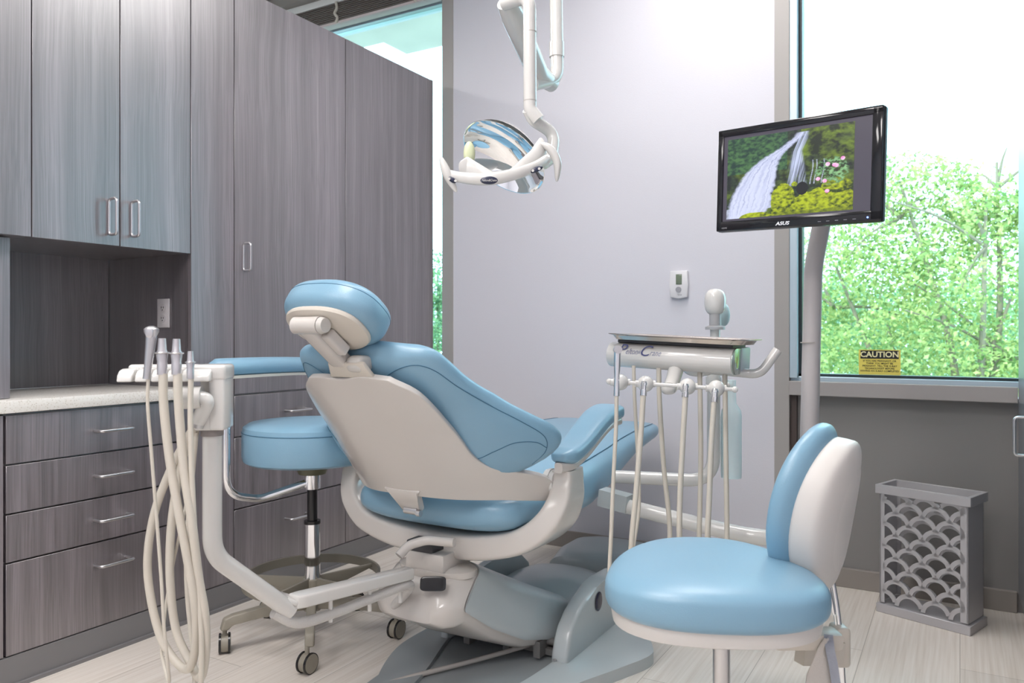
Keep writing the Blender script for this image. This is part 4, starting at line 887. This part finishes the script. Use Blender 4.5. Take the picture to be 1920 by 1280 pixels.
# ------------------------------------------------------------------ lattice waste bin
wa, wb, wc_ = onZ(1645, 1145, 0), onZ(1818, 1192, 0), onZ(1848, 1170, 0)
exb = (wb-wa).normalized(); eyb = V((-exb.y, exb.x, 0)); LB = (wb-wa).length; DB = (wc_-wb).length*.93; HB = .515
bn = thing('waste_bin', (wa+wb)/2+eyb*DB/2, 'silver waste bin with fish-scale cut-out pattern below the window', 'waste bin')
SIL = mat('silver_paint', (.50, .485, .50), .4, .25)
Mw = frame(wa, exb, eyb, UP)
def lattice(M2, W2, H2, th):
    """scalloped fretwork panel: arcs in staggered rows plus a border, joined by overlap"""
    bms = []; cols_ = 3; pitch = (W2-.03)/3.0; Rr = pitch*.50; rowh = pitch*.455; wd = .0115
    z = .0; row = 0; x0 = .015
    nrow = int((H2)/rowh)+1
    for row in range(-1, nrow):
        for cidx in range(-1, 5):
            cx_ = x0+(cidx+(.5 if row % 2 else 0))*pitch; cz = row*rowh
            prev = None; seg = []
            for k in range(15):
                a = math.pi*(.0+1.0*k/14)
                pi_, po = ((cx_+(Rr-wd)*math.cos(a), cz+(Rr-wd)*math.sin(a)), (cx_+(Rr+wd*.45)*math.cos(a), cz+(Rr+wd*.45)*math.sin(a)))
                ok = .008 < pi_[0] < W2-.008 and .008 < po[0] < W2-.008 and 0 < pi_[1] < H2 and 0 < po[1] < H2
                if ok: seg.append((pi_, po))
                if (not ok or k == 14) and len(seg) > 1:
                    rings = [[V((i_[0], i_[1], 0)), V((o2[0], o2[1], 0)), V((o2[0], o2[1], th)), V((i_[0], i_[1], th))] for i_, o2 in seg]
                    b2_ = loft(rings); b2_.transform(M2); bms.append(b2_); seg = []
                elif not ok: seg = []
    bms.append(bb(0, .02, 0, H2, 0, th, M=M2)); bms.append(bb(W2-.028, W2, 0, H2, 0, th, M=M2))
    return bms
H2 = HB-.075
for nm_, yy in (('front_panel', 0.006), ('rear_panel', DB-.012)):
    obj(nm_, lattice(Mw @ frame((.006, yy+.006, .04), (1, 0, 0), (0, 0, 1), (0, -1, 0)), LB-.012, H2, .006), SIL, bn, smooth=False)
obj('side_panel', bb(LB-.012, LB-.006, .006, DB-.006, .04, HB-.035, M=Mw), SIL, bn); obj('side_panel', bb(.006, .012, .006, DB-.006, .04, HB-.035, M=Mw), SIL, bn)
obj('base', bb(-.004, LB+.004, -.004, DB+.004, 0, .035, .002, 1, Mw), SIL, bn)
obj('rim', [bb(-.006, LB+.006, -.006, .010, HB-.035, HB, .001, 1, Mw), bb(-.006, LB+.006, DB-.010, DB+.006, HB-.035, HB, .001, 1, Mw), bb(-.006, .010, .010, DB-.010, HB-.035, HB, .001, 1, Mw), bb(LB-.010, LB+.006, .010, DB-.010, HB-.035, HB, .001, 1, Mw)], SIL, bn)

# ------------------------------------------------------------------ outside: trees
BARK = mat('bark', (.22, .17, .12), .9)
def leafmat(name, c1, c2):
    m, nt, b = new_mat(name); gi = nt.nodes.new('ShaderNodeNewGeometry'); r = ramp(nt, [(0, c1), (1, c2)]); nt.links.new(gi.outputs['Random Per Island'], r.inputs[0])
    nt.links.new(r.outputs[0], b.inputs['Base Color']); b.inputs['Roughness'].default_value = .5
    tl = nt.nodes.new('ShaderNodeBsdfTranslucent'); nt.links.new(r.outputs[0], tl.inputs[0]); mxs = nt.nodes.new('ShaderNodeMixShader'); mxs.inputs[0].default_value = .5
    out = nt.nodes['Material Output']; nt.links.new(b.outputs[0], mxs.inputs[1]); nt.links.new(tl.outputs[0], mxs.inputs[2]); nt.links.new(mxs.outputs[0], out.inputs[0]); return m
LM = [leafmat('leaves_a', (.13, .24, .06), (.58, .58, .22)), leafmat('leaves_b', (.08, .20, .10), (.36, .50, .24)), leafmat('leaves_c', (.20, .30, .06), (.74, .68, .24))]
def tree(name, base, clumps, nleaf, lm, label, ls=.05):
    t = thing(name, base, label, 'tree')
    base = V(base); top = sum((V(c[:3]) for c in clumps), V((0, 0, 0)))/len(clumps)
    fork = base.lerp(top, .6)
    bms = [tube([base, base.lerp(fork, .5)+V((.1, .05, 0)), fork], lambda q_: .16-.08*q_, 12)]
    for c in clumps:
        p = V(c[:3]); bms.append(tube([fork, fork.lerp(p, .5)+V((random.uniform(-.2, .2), 0, .1)), p+V((0, 0, c[3]*.5))], lambda q_: .05-.038*q_, 8))
        for _ in range(3):
            e_ = p+V((random.uniform(-1, 1), random.uniform(-1, 1), random.uniform(-.6, 1)))*c[3]
            bms.append(tube([p, p.lerp(e_, .5)+V((0, 0, .06)), e_], lambda q_: .018-.012*q_, 6, 4))
    obj('trunk', bms, BARK, t)
    bm = bmesh.new()
    for _ in range(nleaf):
        c = random.choice(clumps); d = V((random.gauss(0, 1), random.gauss(0, 1), random.gauss(0, 1))).normalized()*(random.random()**.42)*c[3]
        p = V(c[:3])+V((d.x*1.15, d.y, d.z*.9))
        if noise.noise(p*1.7)+.5*noise.noise(p*5) < -.22+(.16 if p.z > 1.7 else 0): continue
        a = V((random.gauss(0, 1), random.gauss(0, 1), random.gauss(0, .7)-.5)).normalized(); s_ = a.cross(V((random.gauss(0, 1), random.gauss(0, 1), random.gauss(0, 1)))).normalized()
        L_ = ls*random.uniform(.7, 1.4); k = s_.cross(a)*L_*.12
        vs = [bm.verts.new(p), bm.verts.new(p+a*L_*.5+s_*L_*.28+k), bm.verts.new(p+a*L_), bm.verts.new(p+a*L_*.5-s_*L_*.28+k)]
        bm.faces.new(vs)
    me = bpy.data.meshes.new('foliage')
    for v in bm.verts: v.co -= base
    bm.to_mesh(me); bm.free(); me.materials.append(lm); o = bpy.data.objects.new('foliage', me); sc.collection.objects.link(o); o.parent = t
    return t
GZ = -3.6
tree('street_tree', (.3, 8.2, GZ), [(-.6, 8.2, .7, 1.05), (.4, 8.4, .9, 1.1), (-.1, 7.8, -.3, 1.1), (.2, 8.0, 1.9, .8), (-1.1, 8.4, 1.4, .9), (-.5, 8.3, 2.25, .7), (.3, 8.6, 2.5, .5)], 46000, LM[0], 'bright green tree filling the middle of the right window')
tree('street_tree', (2.9, 8.8, GZ), [(1.4, 8.6, .4, 1.0), (1.7, 8.7, 2.3, .7), (2.2, 8.8, 1.2, .9), (1.3, 8.2, -.7, 1.1), (2.4, 9, 2.9, .7), (1.15, 8.8, 2.9, .5)], 40000, LM[2], 'yellow-green tree at the right side of the right window')
tree('street_tree', (-1.6, 11.5, GZ), [(-1.7, 11.4, .2, 1.5), (-.9, 11.6, 1.2, 1.4), (-2.4, 11.2, 1.6, 1.2), (.3, 11.8, .4, 1.7), (1.8, 12, .6, 1.7)], 42000, LM[1], 'blue-green tree seen past the monitor pole through the window', .06)
tree('street_tree', (-6.6, 9.2, GZ), [(-6.5, 9.0, .5, 1.0), (-6.3, 8.8, 1.6, .8), (-6.9, 9.4, -.5, 1.1)], 34000, LM[1], 'green tree seen in the narrow gap beside the cabinets')
tree('street_tree', (1.0, 17, GZ), [(-2.6, 17, .4, 2.4), (-.2, 17.3, 1.3, 2.3), (2.2, 17.2, .4, 2.4), (4.4, 17.4, 1.8, 2.0), (1.2, 17, -1.2, 2.4)], 50000, LM[0], 'broad hazy green tree standing farthest away behind the others', .11)
obj('ground', bb(-25, 20, 3.95, 30, GZ-.1, GZ), mat('street_ground', (.35, .36, .33), .9), kind='structure', smooth=False)
